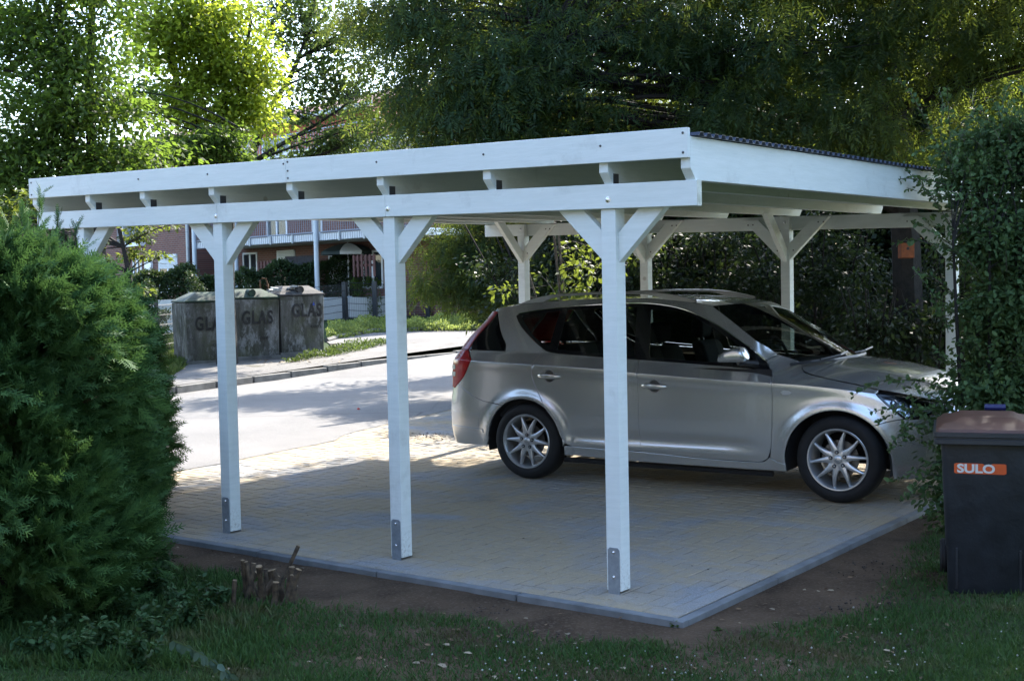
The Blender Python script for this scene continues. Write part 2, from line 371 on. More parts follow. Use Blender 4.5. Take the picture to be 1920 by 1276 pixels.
# ------------------------------------------------------------------ CARPORT
S_, PW, ZB, SX, DB, ZBB = 1.5278, .0896, 2.0, -.0203, 5.4211, 2.0355
cpt = empty('carport', (-2.3, 2.7, 0), label='white painted timber carport with corrugated roof standing over the silver estate car', cat='carport')
BT, BH = .045, .126
def bolt(p, nrm, r=.011, par=None, name='bolt', m=None):
    b = MB(); prof = [(0, .008), (r*.55, .0075), (r*.9, .005), (r, .001), (r*1.25, .0005), (r*1.25, 0)]
    sgn = -1 if nrm == '-y' else 1
    b.lathe([(q, sgn*h) for q, h in prof], p, 'y', 10); return b.build(name, m or BOLT, par, smooth=True, fix=True)
posts = []
for row in (0, 1):
    for k in (-3, -2, -1, 0):
        X = k*S_+(.0128 if row else 0); y0 = DB if row else 0.; zb = (ZBB if row else ZB)+SX*X
        b = MB(); g0 = .012
        # shaft, half-lapped under the beam
        b.box((X-PW, y0, g0), (X, y0+PW, zb))
        if row: b.box((X-PW, y0, zb), (X, y0+PW-.029, zb+BH-.004))
        else: b.box((X-PW, .029, zb), (X, PW, zb+BH-.004))
        P_ = b.build('post', W_WOOD, cpt, bevel=.004)
        if row == 0 or True:
            for side in (0, 1):
                yb = (y0-.0045) if side == 0 else (y0+PW+.0005); wpl = .07; xc = X-PW/2+.001
                pb = MB(); pb.prism([(xc-wpl/2, -.03), (xc+wpl/2, -.03), (xc+wpl/2, .228), (xc+wpl/2-.012, .24), (xc-wpl/2+.012, .24), (xc-wpl/2, .228)], lambda a, b_, t: (a, t, b_), yb, yb+.004)
                pb.build('post_bracket', GALV, P_, fix=True)
                for zz in (.215, .085):
                    bolt((xc, yb if side == 0 else yb+.004, zz), '-y' if side == 0 else 'y', .008, P_)
        posts.append(P_)
        # knee braces along the beam
        dirs = [1] if k == -3 else ([-1] if (k == 0 and row) else [-1, 1])
        for s_ in dirs:
            xe = X if s_ > 0 else X-PW
            ya, yb2 = (.029, .082) if row == 0 else (DB+.006, DB+PW-.030)
            b = MB(); wd = .155; drop = .28
            zt = zb+ (BH*.8 if row == 0 else BH*.85); h = zt-(zb-drop)
            outer_ = [(xe-s_*.004, zb-drop), (xe+s_*h, zt), (xe+s_*(h-wd), zt), (xe-s_*.004, zb-drop+wd)]
            b.prism(outer_, lambda a, c_, t: (a, t, c_), ya, yb2)
            br = b.build('brace', W_WOOD, cpt, bevel=.003, fix=True)
            if row:
                for q in (.035, .085): bolt((xe+s_*(h-.02-q), ya, zb+.06), '-y', .006, br, 'screw', SCREW)
                bolt((xe+s_*.035, ya, zb-drop+.09), '-y', .006, br, 'screw', SCREW)
        if row and k in (-3, -1, -2):
            xc = X-PW/2; b = MB(); zt = zb+BH+.02; drop = .30; h = zt-(zb-drop)
            b.prism([(DB+.004, zb-drop), (DB-h, zt), (DB-h+.13, zt), (DB+.004, zb-drop+.13)], lambda a, c_, t: (t, a, c_), xc-.024, xc+.024)
            b.build('brace', W_WOOD, cpt, bevel=.003, fix=True)
# beams: near one in pieces meeting over the posts
def beam(xa, xb, y0, zb0, name='beam'):
    b = MB(); V = []
    for x_ in (xa, xb):
        for y_ in (y0, y0+BT):
            for z_ in (0, BH): V.append((x_, y_, zb0+SX*x_+z_))
    b.add(V, [(0, 1, 3, 2), (4, 6, 7, 5), (0, 4, 5, 1), (2, 3, 7, 6), (0, 2, 6, 4), (1, 5, 7, 3)])
    return b.build(name, W_WOOD, cpt, bevel=.0035, fix=True)
cuts = [.484, -1.5278-.045-.01, -3.0556-.045+.02, -5.14]
bms = [beam(cuts[i+1]+.0015, cuts[i], -.018, ZB) for i in range(3)]
b = MB(); z_ = ZB+SX*.484; b.box((.4842, -.0175, z_+.0005), (.4852, .0265, z_+BH-.0005)); b.build('end_grain', ENDG, bms[0])
for k in (-3, -2, -1, 0):
    X = k*S_-PW/2; bolt((X+.012, -.0185, ZB+SX*X+.045), '-y', .013, bms[min(2, -k) if k > -3 else 2])
bb = beam(-5.155, .49, DB+PW-.027, ZBB)
for k in (-3, -2, -1, 0):
    X = k*S_-PW/2+.0128; bolt((X, DB-.0005, ZBB+SX*X+.07), '-y', .010, bb)
# rafters
RX = [.4395, -.037, -.795, -1.588, -2.353, -3.092, -3.82, -4.45, -5.115]
YB = DB+PW+.30; RH = .212
def zr(x, y): return ZB+BH+SX*x+.0082*(y)-.002       # underside of the rafters
for i, xc in enumerate(RX):
    wd = .027
    b = MB(); zf = zr(xc, 0); za = zr(xc, YB)
    prof = [(-.049, zf+.058), (.004, zf), (YB-.05, za), (YB, za+.055), (YB, za+RH), (-.049, zf+RH)]
    b.prism(prof, lambda a, c_, t: (t, a, c_), xc-wd, xc+wd)
    r_ = b.build('rafter', W_WOOD, cpt, bevel=.003, fix=True)
    if 0 < i < 8:
        q = MB(); q.box((xc+wd, .0, zf-.001), (xc+wd+.0025, .05, zf+.055)); q.box((xc+wd, .0, zf-.001), (xc+wd+.04, .05, zf+.0012)); q.build('angle_bracket', simple('bracket_steel', (.10, .10, .11), .6, .7, 0) if i == 1 else bpy.data.materials['bracket_steel'], r_)
# front fascia in two boards
def board(xa, xb, y0, y1, ztop0, h, name='fascia_board'):
    b = MB(); V = []
    for x_ in (xa, xb):
        for y_ in (y0, y1):
            for z_ in (-h, 0): V.append((x_, y_, ztop0+SX*x_+z_))
    b.add(V, [(0, 1, 3, 2), (4, 6, 7, 5), (0, 4, 5, 1), (2, 3, 7, 6), (0, 2, 6, 4), (1, 5, 7, 3)])
    return b.build(name, W_WOOD, cpt, bevel=.003, fix=True)
ZT = 2.3671+.0203*.4674
f1 = board(-2.353+.001, .4674, -.0742, -.0495, ZT, .1456); f2 = board(-5.1468, -2.353-.001, -.0742, -.0495, ZT, .1456)
for xs_, zs_ in ((.44, (.025, .12)), (-.037, (.06,)), (-.795, (.06,)), (-1.588, (.06,)), (-2.335, (.02, .075, .12)), (-2.372, (.03,)), (-3.092, (.06,)), (-3.82, (.06,)), (-5.11, (.03, .12))):
    for q in zs_: bolt((xs_, -.0743, ZT+SX*xs_-q), '-y', .0055, f1 if xs_ > -2.35 else f2, 'screw', SCREW)
board(-5.1468, .4674, YB+.002, YB+.026, zr(0, YB)+RH+.028, .12)
# trapezoid roofing sheets, ribs along x
ROOFM = simple('dark_blue_roof_sheet', (.022, .030, .055), .28, .1, .1, 5)
pitch, rh = .076, .018; y = -.035; 
while y < YB+.02:
    n_ = 14; b = MB(); pr_ = []
    for k in range(n_):
        y0 = y+k*pitch; pr_ += [(y0, 0), (y0+.014, 0), (y0+.024, rh), (y0+.056, rh), (y0+.066, 0)]
    pr_.append((y+n_*pitch, 0)); pr_ = [q for q in pr_ if q[0] < YB+.05]
    xa, xb = -5.16+random.uniform(0, .01), .496+random.uniform(0, .012); off = .0015*(int(round(y/ (n_*pitch))) % 2)
    for x_ in (xa, xb):
        pass
    V = [(x_, q[0], zr(x_, q[0])+RH+.003+q[1]+off+t_) for t_ in (0, .0012) for x_ in (xa, xb) for q in pr_]
    n2 = len(pr_); F = [[k, k+1, n2+k+1, n2+k] for k in range(n2-1)]+[[2*n2+k, 3*n2+k, 3*n2+k+1, 2*n2+k+1] for k in range(n2-1)]+[[n2+k, n2+k+1, 3*n2+k+1, 3*n2+k] for k in range(n2-1)]
    if len(pr_) > 3: b.add(V, F); b.build('roof_sheet', ROOFM, cpt)
    y += n_*pitch
def cr(P,n=8,closed=False):
    P=[np.array(p,float) for p in P];out=[]
    N=len(P)
    for i in range(N if closed else N-1):
        if closed: a,b,c,d=P[i-1],P[i],P[(i+1)%N],P[(i+2)%N]
        else: a,b,c,d=P[max(i-1,0)],P[i],P[i+1],P[min(i+2,N-1)]
        if np.allclose(b,c):continue
        if np.allclose(a,b):a=b
        for k in range(n):
            t=k/n;out.append(.5*((2*b)+(c-a)*t+(2*a-5*b+4*c-d)*t*t+(3*b-a-3*c+d)*t**3))
    if not closed: out.append(P[-1])
    return np.array(out)
HWD=.895
C_OUT=cr([(-.92,.895),(-.918,.6),(-.90,.35),(-.872,.19),(-.80,.095),(-.65,.045),(-.3,.02),(.3,.006),(1.2,0),(2.0,.004),(2.62,.02),(2.92,.06),(3.12,.13),(3.28,.24),(3.41,.42),(3.5,.65),(3.53,.895)],12)
SL=np.concatenate([[0],np.cumsum(np.hypot(*np.diff(C_OUT,axis=0).T))]);STOT=SL[-1]
_ipc={}
def ip(x,T):
    k=tuple(T)
    if k not in _ipc:_ipc[k]=cr(T,6)
    T=_ipc[k];return np.interp(x,T[:,0],T[:,1])
def sst(t): t=np.clip(t,0,1);return t*t*(3-2*t)
ARCH=[(-.02,.295,.372),(2.612,.288,.380)]
def CS(s,z):
    s=np.asarray(s,float);z=np.asarray(z,float)
    x0=np.interp(s,SL,C_OUT[:,0]);o=np.interp(s,SL,C_OUT[:,1])
    wr=np.clip(-(x0-.1)/1.02,0,1);wf=sst((x0-2.2)/1.33)
    dr=ip(z,[(.15,.09),(.22,.05),(.30,.015),(.40,0),(.58,0),(.68,.015),(.75,.025),(.9,.035),(1.0,.065),(1.1,.115),(1.2,.20),(1.3,.31),(1.4,.39),(1.5,.46)])
    df=ip(z,[(.15,-.09),(.22,-.04),(.32,0),(.5,0),(.62,-.03),(.7,-.09),(.8,-.22),(.9,-.42),(1.0,-.8)])
    x=x0+wr*dr+wf*df
    zs=ip(x,[(-.9,.985),(-.6,.975),(.06,.953),(.73,.928),(1.03,.905),(1.7,.87),(2.13,.855),(2.37,.845),(2.66,.82),(3.0,.77),(3.4,.68)])
    t=z-zs
    kf=sst((x-1.95)/.45)
    up=np.where(t>0,np.where(t<.085,t*.80,.068+(t-.085)*.38),0)
    upf=np.where(t>0,t*1.3+t*t*14,0)
    up=up*(1-kf)+upf*kf
    # soften crease
    low=.03*np.clip((.62-z)/.4,0,1.3)**2
    wx=sst((x-.30)/.25)*(1-sst((x-1.75)/.36))
    low=low+wx*(.012*np.exp(-((z-.385)/.042)**2)-.007*np.exp(-((z-.315)/.035)**2))
    low=low-.006*np.exp(-((z-zs+.02)/.05)**2)*(t<=0)+np.where(t>0,-.006*np.exp(-((.02)/.05)**2)*np.exp(-t/.02),0)
    fl=0
    for ax,az,ar in ARCH:
        r=np.hypot(x-ax,z-az);fl=fl-.022*np.exp(-((r-ar-.01)/.055)**2)*(z<.85)
    d=up+low+fl
    y=HWD-(HWD-o)*(1-d/HWD)
    return np.stack(np.broadcast_arrays(x,y,z),-1)
def s_of(x,z):
    lo,hi=0.,STOT
    ss=np.linspace(.05,STOT-.05,1500);X=CS(ss,np.full_like(ss,z))[:,0]
    i=np.argmin(abs(X-x));a,b=ss[max(i-1,0)],ss[min(i+1,1499)]
    for _ in range(30):
        m=(a+b)/2
        if CS(m,z)[0]<x:a=m
        else:b=m
    return (a+b)/2
# ------------------------------------------------------------------ CAR
def carpaint():
    t = NT('silver_paint'); g = t.noise(900, 1, lo=.2, hi=.8)
    c = t.mix(g, (.56, .565, .55), (.66, .665, .65)); t.set(c, .25, .72, .5, 1.0, .012); return t.m
PAINT = carpaint()
CHROME = simple('chrome', (.75, .76, .78), .12, 1, 0)
ALLOY = simple('alloy_wheel', (.60, .61, .62), .33, .75, .05, 8)
DARKI = simple('dark_interior', (.018, .018, .020), .8, 0, 0)
SEATM = simple('seat_cloth', (.055, .055, .06), .9, 0, .1, 30)
BLK = simple('gloss_black_trim', (.008, .008, .009), .18, 0, 0, coat=.6)
GLS = glassmat('car_glass', (.42, .47, .44)); WSG = glassmat('windscreen_glass', (.42, .48, .45)); CLR = glassmat('clear_lens', (.85, .88, .9), 0, 1.35)
REDL = simple('red_lamp_lens', (.42, .008, .010), .22, 0, .1, 50, 0, 60, .4); REDD = simple('dark_red_lens', (.34, .006, .014), .3, 0, .1, 50, 0, 60, .3)
AMB = simple('clear_reflector', (.6, .6, .58), .2, .3, 0)
car = empty('parked_car', (-2.6973, 2.8408, 0), .0772, label='silver estate car with roof rails parked under the white carport', cat='car')
YF = 2*HWD
def pframe(s, z):
    e = 1.5e-3; p = CS(s, z); a = CS(s+e, z)-CS(s-e, z); b = CS(s, z+e)-CS(s, z-e)
    n = np.cross(a, b); n /= (np.linalg.norm(n, axis=-1, keepdims=True)+1e-12); return p, n   # a=+x, b=+z -> n = a x b = -y : outward on the near side
def smooth_poly(pts, step=.03):
    """pts: (x,z) smooth points; (x,z,1) marks a corner."""
    n = len(pts); P_ = [np.array(p[:2], float) for p in pts]; cnr = [len(p) > 2 for p in pts]; out = []
    for i in range(n):
        b, c = P_[i], P_[(i+1) % n]; a = b if cnr[i] else P_[i-1]; d = c if cnr[(i+1) % n] else P_[(i+2) % n]
        m = max(1, int(np.linalg.norm(c-b)/step))
        for k in range(m):
            t = k/m; 
            a_, d_ = a, d
            v = .5*((2*b)+(c-a_)*t+(2*a_-5*b+4*c-d_)*t*t+(3*b-a_-3*c+d_)*t**3)
            if cnr[i] and cnr[(i+1) % n]: v = b+(c-b)*t
            out.append(v)
    return np.array(out)
def inset(poly, d):
    n = len(poly); ar = 0.5*sum(poly[i][0]*poly[(i+1) % n][1]-poly[(i+1) % n][0]*poly[i][1] for i in range(n)); s = 1 if ar > 0 else -1; out = []
    for i in range(n):
        t = poly[(i+1) % n]-poly[i-1]; t = t/(np.linalg.norm(t)+1e-9); out.append(poly[i]+s*d*np.array([-t[1], t[0]]))
    return np.array(out)
def inside(poly, q):
    x, y = q[:, 0], q[:, 1]; r = np.zeros(len(q), bool); n = len(poly)
    for i in range(n):
        x1, y1 = poly[i]; x2, y2 = poly[(i+1) % n]
        c = ((y1 > y) != (y2 > y)) & (x < (x2-x1)*(y-y1)/((y2-y1) if y2 != y1 else 1e-12)+x1); r ^= c
    return r
def dseg(poly, q):
    d = np.full(len(q), 9.); n = len(poly)
    for i in range(n):
        a, b = poly[i], poly[(i+1) % n]; ab = b-a; t = np.clip(((q-a)@ab)/(ab@ab+1e-12), 0, 1); d = np.minimum(d, np.linalg.norm(q-(a+t[:, None]*ab), axis=1))
    return d
SXT = None
def to_s(poly): return np.array([[p[0], p[1]] if len(p) == 2 else p for p in poly])
def panel(name, pts, m, depth=0., holes=(), gap=.0030, thick=.014, step=.03, sspace=False, parent=None, sides=(0, 1), grid=.028):
    P2 = smooth_poly(pts, step)
    if gap: P2 = inset(P2, gap)
    H2 = [smooth_poly(h, .012) for h in holes]
    if not sspace:
        P2 = np.array([[s_of(a, b), b] for a, b in P2]); H2 = [np.array([[s_of(a, b), b] for a, b in h]) for h in H2]
    lo, hi = P2.min(0), P2.max(0)
    gx, gz_ = np.meshgrid(np.arange(lo[0]+grid/2, hi[0], grid), np.arange(lo[1]+grid/2, hi[1], grid*.8)); q = np.stack([gx.ravel(), gz_.ravel()], 1)
    if len(q):
        k = inside(P2, q) & (dseg(P2, q) > grid*.35)
        for h in H2: k &= ~inside(h, q) & (dseg(h, q) > grid*.3)
        q = q[k]
        sl = np.arange(lo[0], hi[0], grid*.5); xl = CS(sl, np.full_like(sl, .9))[:, 0]
        for _ in range(3):
            zl = zsh(xl); xl = CS(sl, zl)[:, 0]
        for dz in (-.004, .004, .018, .085):
            ql = np.stack([sl, zl+dz], 1); k = inside(P2, ql) & (dseg(P2, ql) > .006)
            for h in H2: k &= ~inside(h, ql) & (dseg(h, ql) > .006)
            ql = ql[k]
            if len(ql):
                if len(q): q = q[np.abs(q[:, 1]-np.interp(q[:, 0], sl, zl+dz)) > .007]
                q = np.concatenate([q, ql])
    nb = len(P2); allp = [P2]+H2+[q]; pts2 = np.concatenate(allp); edges = [(i, (i+1) % nb) for i in range(nb)]; o = nb
    for h in H2: edges += [(o+i, o+(i+1) % len(h)) for i in range(len(h))]; o += len(h)
    V2, E2, F2, ov, oe, of = delaunay_2d_cdt([Vector((float(a), float(b))) for a, b in pts2], edges, [], 0, 1e-6)
    V2 = np.array([(v.x, v.y) for v in V2]); F2 = np.array([f for f in F2]); ce = V2[F2].mean(1)
    k = inside(P2, ce)
    for h in H2: k &= ~inside(h, ce)
    F2 = F2[k]
    a, b, c = V2[F2[:, 0]], V2[F2[:, 1]], V2[F2[:, 2]]; cr_ = (b[:, 0]-a[:, 0])*(c[:, 1]-a[:, 1])-(b[:, 1]-a[:, 1])*(c[:, 0]-a[:, 0])
    F2[cr_ < 0] = F2[cr_ < 0][:, ::-1]
    p, n = pframe(V2[:, 0], V2[:, 1]); p = p-n*depth
    V = [tuple(x) for x in p]; N = [tuple(x) for x in n]; F = [tuple(f) for f in F2]
    if thick:
        for L_, sg in [(P2, 1)]+[(h, -1) for h in H2]:
            pp, nn = pframe(L_[:, 0], L_[:, 1]); pp = pp-nn*depth; b0 = len(V); m2 = len(L_)
            for i in range(m2):
                t = L_[(i+1) % m2]-L_[i-1]; 
                sd3 = np.cross(pp[(i+1) % m2]-pp[i-1], nn[i]); sd3 /= np.linalg.norm(sd3)+1e-9
                nb1 = nn[i]*.75+sd3*.4*sg*AREA(L_); nb1 /= np.linalg.norm(nb1)
                V += [tuple(pp[i]), tuple(pp[i]-nn[i]*thick)]; N += [tuple(nb1), tuple(sd3*sg*AREA(L_))]
            for i in range(m2):
                j = (i+1) % m2; f = (b0+2*i, b0+2*i+1, b0+2*j+1, b0+2*j); F.append(f if (AREA(L_)*sg) > 0 else f[::-1])
    outs = []
    for side in sides:
        VV = np.array(V); NN_ = np.array(N); FF = F
        if side: VV = VV*[1, -1, 1]+[0, YF, 0]; NN_ = NN_*[1, -1, 1]; FF = [f[::-1] for f in F]
        me = mesh(name, VV, FF, m, True); me.normals_split_custom_set_from_vertices([tuple(x) for x in NN_])
        outs.append(put(name, me, parent or car))
    return outs
def zsh(x): return ip(x, [(-.9,.985),(-.6,.975),(.06,.953),(.73,.928),(1.03,.905),(1.7,.87),(2.13,.855),(2.37,.845),(2.66,.82),(3.0,.77),(3.4,.68)])
def AREA(p): return 1 if sum(p[i][0]*p[(i+1) % len(p)][1]-p[(i+1) % len(p)][0]*p[i][1] for i in range(len(p))) > 0 else -1
C = 1
ROOFE = [(-.43, 1.411), (-.169, 1.446), (.078, 1.465), (.604, 1.486), (1.0, 1.482), (1.3, 1.462), (1.574, 1.419)]
WSE = [(1.574, 1.419), (1.77, 1.292), (1.99, 1.14), (2.082, 1.062), (2.22, .999)]
DTOP = [(2.088, .945), (2.042, 1.005), (1.943, 1.094), (1.799, 1.178), (1.649, 1.267), (1.47, 1.348), (1.28, 1.408), (1.06, 1.440), (.835, 1.446), (.622, 1.438), (.327, 1.424), (.008, 1.394), (-.169, 1.367)]
DBOT = [(-.199, 1.352), (-.164, 1.305), (-.129, 1.265), (-.007, 1.167), (.125, 1.081), (.241, 1.048), (.702, 1.021), (.99, 1.007), (1.557, .978), (2.088, .945)]
def arch(k, a0, a1, n=9, r=0):
    ax, az, ar = ARCH[k]; return [(ax+(ar+r)*math.cos(math.radians(a0+(a1-a0)*i/n)), az+(ar+r)*math.sin(math.radians(a0+(a1-a0)*i/n))) for i in range(n+1)]
def hole(cx, cz, r, n=14, rx=None): return [(cx+(rx or r)*math.cos(2*math.pi*i/n), cz+r*math.sin(2*math.pi*i/n)) for i in range(n)]
SEAM_R = [(.125, 1.081), (.073, .954), (.064, .872), (.097, .775), (.195, .615), (.287, .496), (.339, .375), (.372, .318), (.43, .297)]
quarter = [ROOFE[0]+(C,)]+ROOFE[1:-1]+[ROOFE[-1]+(C,)]+WSE[1:3]+[(2.088, 1.051, C), (2.047, 1.013, C)]+DTOP[2:-1]+[DTOP[-1]]+DBOT[:4]+[SEAM_R[0]+(C,)]+SEAM_R[1:-2]+[SEAM_R[-2]+(C,)]+[(.352, .296, C)]+arch(0, 0, 122, 12)[0:1]+arch(0, 0, 122, 12)[1:-1]+[arch(0, 0, 122, 12)[-1]+(C,)]
BSEAM = [arch(0, 0, 122, 12)[-1], (-.42, .632), (-.56, .682), (-.66, .735), (-.715, .772)]
quarter += [BSEAM[1], BSEAM[2], BSEAM[3], BSEAM[4]+(C,), (-.641, .84), (-.556, .981, C), (-.635, 1.062, C), (-.242, 1.056, C), (-.244, 1.108), (-.32, 1.208), (-.400, 1.37, C), (-.44, 1.385, C)]
panel('quarter_panel', quarter, PAINT)
cup_r, cup_f = (.234, .862), (1.185, .806)
panel('rear_door', [SEAM_R[0]+(C,)]+[(.241, 1.048), (.702, 1.021), (1.008, 1.006, C), (1.035, .905), (1.043, .472), (1.052, .290, C), (.731, .289), (.50, .293), SEAM_R[-1]]+SEAM_R[-2:0:-1], PAINT, holes=[hole(*cup_r, .05)])
panel('front_door', [(1.008, 1.006, C), (1.557, .978), (2.088, .945, C), (2.135, .845), (2.134, .523), (2.111, .334), (2.053, .268), (1.9, .262), (1.568, .264), (1.052, .290-.006, C), (1.043, .472), (1.035, .905)], PAINT, holes=[hole(*cup_f, .05)])
fr_a = arch(1, 133, -9, 14)
fend = [(2.088, .945, C), (2.047, 1.013, C), (2.088, 1.051, C), (2.22, .999, C), (2.262, .975, C), (2.32, .929), (2.45, .90), (2.702, .856), (2.888, .815, C), (2.882, .790), (2.924, .745), (2.997, .678), (3.07, .618, C), (2.96, .595), arch(1, 47, 180, 14)[0]+(C,)]+arch(1, 47, 184, 14)[1:-1]+[arch(1, 47, 184, 14)[-1]+(C,), (2.17, .27, C), (2.111, .30, C), (2.134, .523), (2.135, .845)]
panel('front_wing', fend, PAINT)
panel('side_sill', [(.36, .296, C), (.43, .295), (.731, .287), (1.05, .284), (1.568, .262), (1.9, .258), (2.06, .266), (2.105, .300, C), (2.17, .27, C), (2.232, .262, C), (2.235, .205, C), (1.6, .203), (1.0, .205), (.36, .222, C)], PAINT, thick=.03)
# bumpers, in outline-length coordinates so that they wrap round the corners
def SP(x, z): return (s_of(x, z), z)
fa = arch(1, 47, -12, 8)
fb = [SP(*fa[0])+(C,), SP(2.96, .595), SP(3.07, .616)+(C,), (s_of(3.15, .615), .615), (s_of(3.25, .64), .645), (s_of(3.33, .68), .685), (STOT-.3, .70), (STOT, .71, C), (STOT, .19, C), (STOT-.5, .185), SP(3.1, .185), SP(2.995, .19)+(C,)]+[SP(*q) for q in fa[::-1][:-1] if q[1] > .215]
panel('front_bumper', fb, PAINT, sspace=True, thick=.03, grid=.04)
ra = arch(0, 122, 187, 8)
rb = [SP(*ra[0])+(C,), SP(-.42, .632), SP(-.56, .682), SP(-.66, .735), SP(-.715, .772)+(C,), SP(-.763, .738)+(C,), (.55, .735), (0, .735, C), (0, .24, C), (.5, .24), SP(-.80, .25), SP(-.41, .255)+(C,)]+[SP(*q) for q in ra[::-1][1:-1]]
panel('rear_bumper', rb, PAINT, sspace=True, thick=.03, grid=.04)
panel('bumper_recess', [(-.80, .425, C), (-.50, .412, C), (-.48, .52, C), (-.80, .535, C)], PAINT, depth=-.004, gap=0, thick=.006)
panel('bumper_lip', [(-.82, .385, C), (-.44, .365, C), (-.45, .395, C), (-.82, .412, C)], PAINT, depth=-.008, gap=0, thick=.01)
# rear lamps and rear-corner glass
panel('tail_light', [SP(-.556, .981)+(C,), SP(-.641, .84), SP(-.715, .772), SP(-.765, .732)+(C,), (.5, .75, C), (.5, 1.06, C), SP(-.73, 1.058), SP(-.638, 1.060)+(C,)], REDL, depth=-.006, thick=.02, grid=.02, sspace=True)
panel('tail_light', [SP(-.64, 1.065)+(C,), SP(-.73, 1.061), (.5, 1.065, C), (.5, 1.20), (.5, 1.39, C), SP(-.405, 1.385)+(C,), SP(-.480, 1.286), SP(-.580, 1.17)], REDD, depth=-.003, sspace=True, grid=.02)
panel('rear_corner_glass', [(-.632, 1.066, C), (-.247, 1.060, C), (-.249, 1.108), (-.325, 1.208), (-.405, 1.365, C), (-.41, 1.372, C), (-.476, 1.286), (-.576, 1.17)], simple('dark_privacy_glass', (.006, .007, .008), .05, 0, 0), depth=.001)
for q, (z0, z1) in enumerate(((.895, .93), (.835, .87))):
    panel('lamp_segment', [(.68, z0, C), SP(-.745, z0)+(C,), SP(-.745, z1)+(C,), (.68, z1, C)], AMB, depth=-.010, gap=0, thick=.004, grid=.02, sspace=True)
# tailgate and rear screen (closing the back)
tg = [(0, .74, C), (.5, .74, C), (.5, 1.0), (.5, 1.2), (.5, 1.40, C), (0, 1.41, C)]
panel('tailgate', tg, PAINT, sspace=True, grid=.05)
# glass
panel('front_window', [(1.055, 1.395, C), (1.28, 1.385), (1.464, 1.322), (1.655, 1.222), (1.805, 1.138), (1.93, 1.055), (1.985, .995, C), (1.557, 1.0), (1.10, 1.025, C)], GLS, depth=.006, thick=.0)
panel('rear_window', [(.262, 1.078, C), (.293, 1.395, C), (.62, 1.412), (.93, 1.418, C), (.97, 1.030, C), (.702, 1.042)], GLS, depth=.006, thick=.0)
panel('quarter_window', [(-.15, 1.352, C), (.01, 1.372), (.225, 1.388, C), (.18, 1.11, C), (.08, 1.145), (-.02, 1.215)], GLS, depth=.004, thick=0)
dlo = [DTOP[0]+(C,)]+DTOP[1:]+DBOT[:-1]
panel('window_trim', dlo, BLK, depth=.003, gap=.001, holes=[
    [(1.055, 1.395, C), (1.28, 1.385), (1.464, 1.322), (1.655, 1.222), (1.805, 1.138), (1.93, 1.055), (1.985, .995, C), (1.557, 1.0), (1.10, 1.025, C)],
    [(.262, 1.078, C), (.293, 1.395, C), (.62, 1.412), (.93, 1.418, C), (.97, 1.030, C), (.702, 1.042)],
    [(-.15, 1.352, C), (.01, 1.372), (.225, 1.388, C), (.18, 1.11, C), (.08, 1.145), (-.02, 1.215)]], thick=.008)
# bright strip over the windows
P3 = []
tp = smooth_poly([q+(C,) if i in (0, len(DTOP)-1) else q for i, q in enumerate(DTOP)], .05)
tp = np.array([q for q in tp if True])
for side in (0, 1):
    b = MB(); pts = []
    for q in cr([(a, z) for a, z in DTOP], 5):
        p, n = pframe(np.array([s_of(q[0], q[1])]), np.array([q[1]])); v = p[0]+n[0]*.002
        if side: v = v*[1, -1, 1]+[0, YF, 0]
        pts.append(v)
    b.tube(pts, .0042, 5); o = b.build('window_strip', CHROME, None, smooth=True); o.parent = car
def cb(b, name, m, **k):
    o = b.build(name, m, None, **k); o.parent = k.get('par') or car; return o
def cpart(b, name, m, par=None, **k):
    o = b.build(name, m, None, **k); o.parent = par or car; return o
# lofted top panels
def edge3(L_, n):
    L3 = cr(L_, 8); seg = np.concatenate([[0], np.cumsum(np.linalg.norm(np.diff(L3, axis=0), axis=1))]); u = np.linspace(0, seg[-1], n)
    xz = np.stack([np.interp(u, seg, L3[:, 0]), np.interp(u, seg, L3[:, 1])], 1)
    return np.array([CS(np.array(s_of(a, c)), np.array(c)) for a, c in xz])
def loft(name, E_, Cn, m, pw=2.2, nv=28, thick=0, dep=0):
    E_ = np.asarray(E_); Cn = cr(Cn, 8); seg = np.concatenate([[0], np.cumsum(np.linalg.norm(np.diff(Cn, axis=0), axis=1))]); n = len(E_); u = np.linspace(0, seg[-1], n)
    Cx = np.interp(u, seg, Cn[:, 0]); Cz = np.interp(u, seg, Cn[:, 1]); V = []
    for i in range(n):
        for j in range(nv+1):
            v = -math.cos(math.pi*j/nv)*.35+(-1+2*j/nv)*.65; y = E_[i][1]+(YF-2*E_[i][1])*(v+1)/2; wgt = 1-abs(v)**pw; wx = 1-abs(v)**2
            V.append((E_[i][0]+(Cx[i]-E_[i][0])*wx, y, E_[i][2]+(Cz[i]-E_[i][2])*wgt-dep))
    F = np.array([[i*(nv+1)+j, (i+1)*(nv+1)+j, (i+1)*(nv+1)+j+1, i*(nv+1)+j+1] for i in range(n-1) for j in range(nv)])
    me = mesh(name, V, F, m, True); return put(name, me, car)
loft('roof', edge3(ROOFE, 26), [(-.60, 1.420), (-.3, 1.462), (.2, 1.488), (.7, 1.500), (1.15, 1.494), (1.5, 1.464), (1.70, 1.430)], PAINT, 2.6)
loft('windscreen', edge3(WSE, 22), [(1.70, 1.430), (1.95, 1.312), (2.2, 1.175), (2.48, 1.015)], WSG, 2.4)
HE = [(2.245, .985), (2.32, .931), (2.45, .902), (2.702, .858), (2.90, .815), (3.05, .785), (3.2, .745), (3.33, .705)]
loft('bonnet', edge3(HE, 26), [(2.50, 1.005), (2.62, .988), (2.85, .955), (3.05, .912), (3.22, .862), (3.38, .80), (3.50, .715)], PAINT, 2.5)
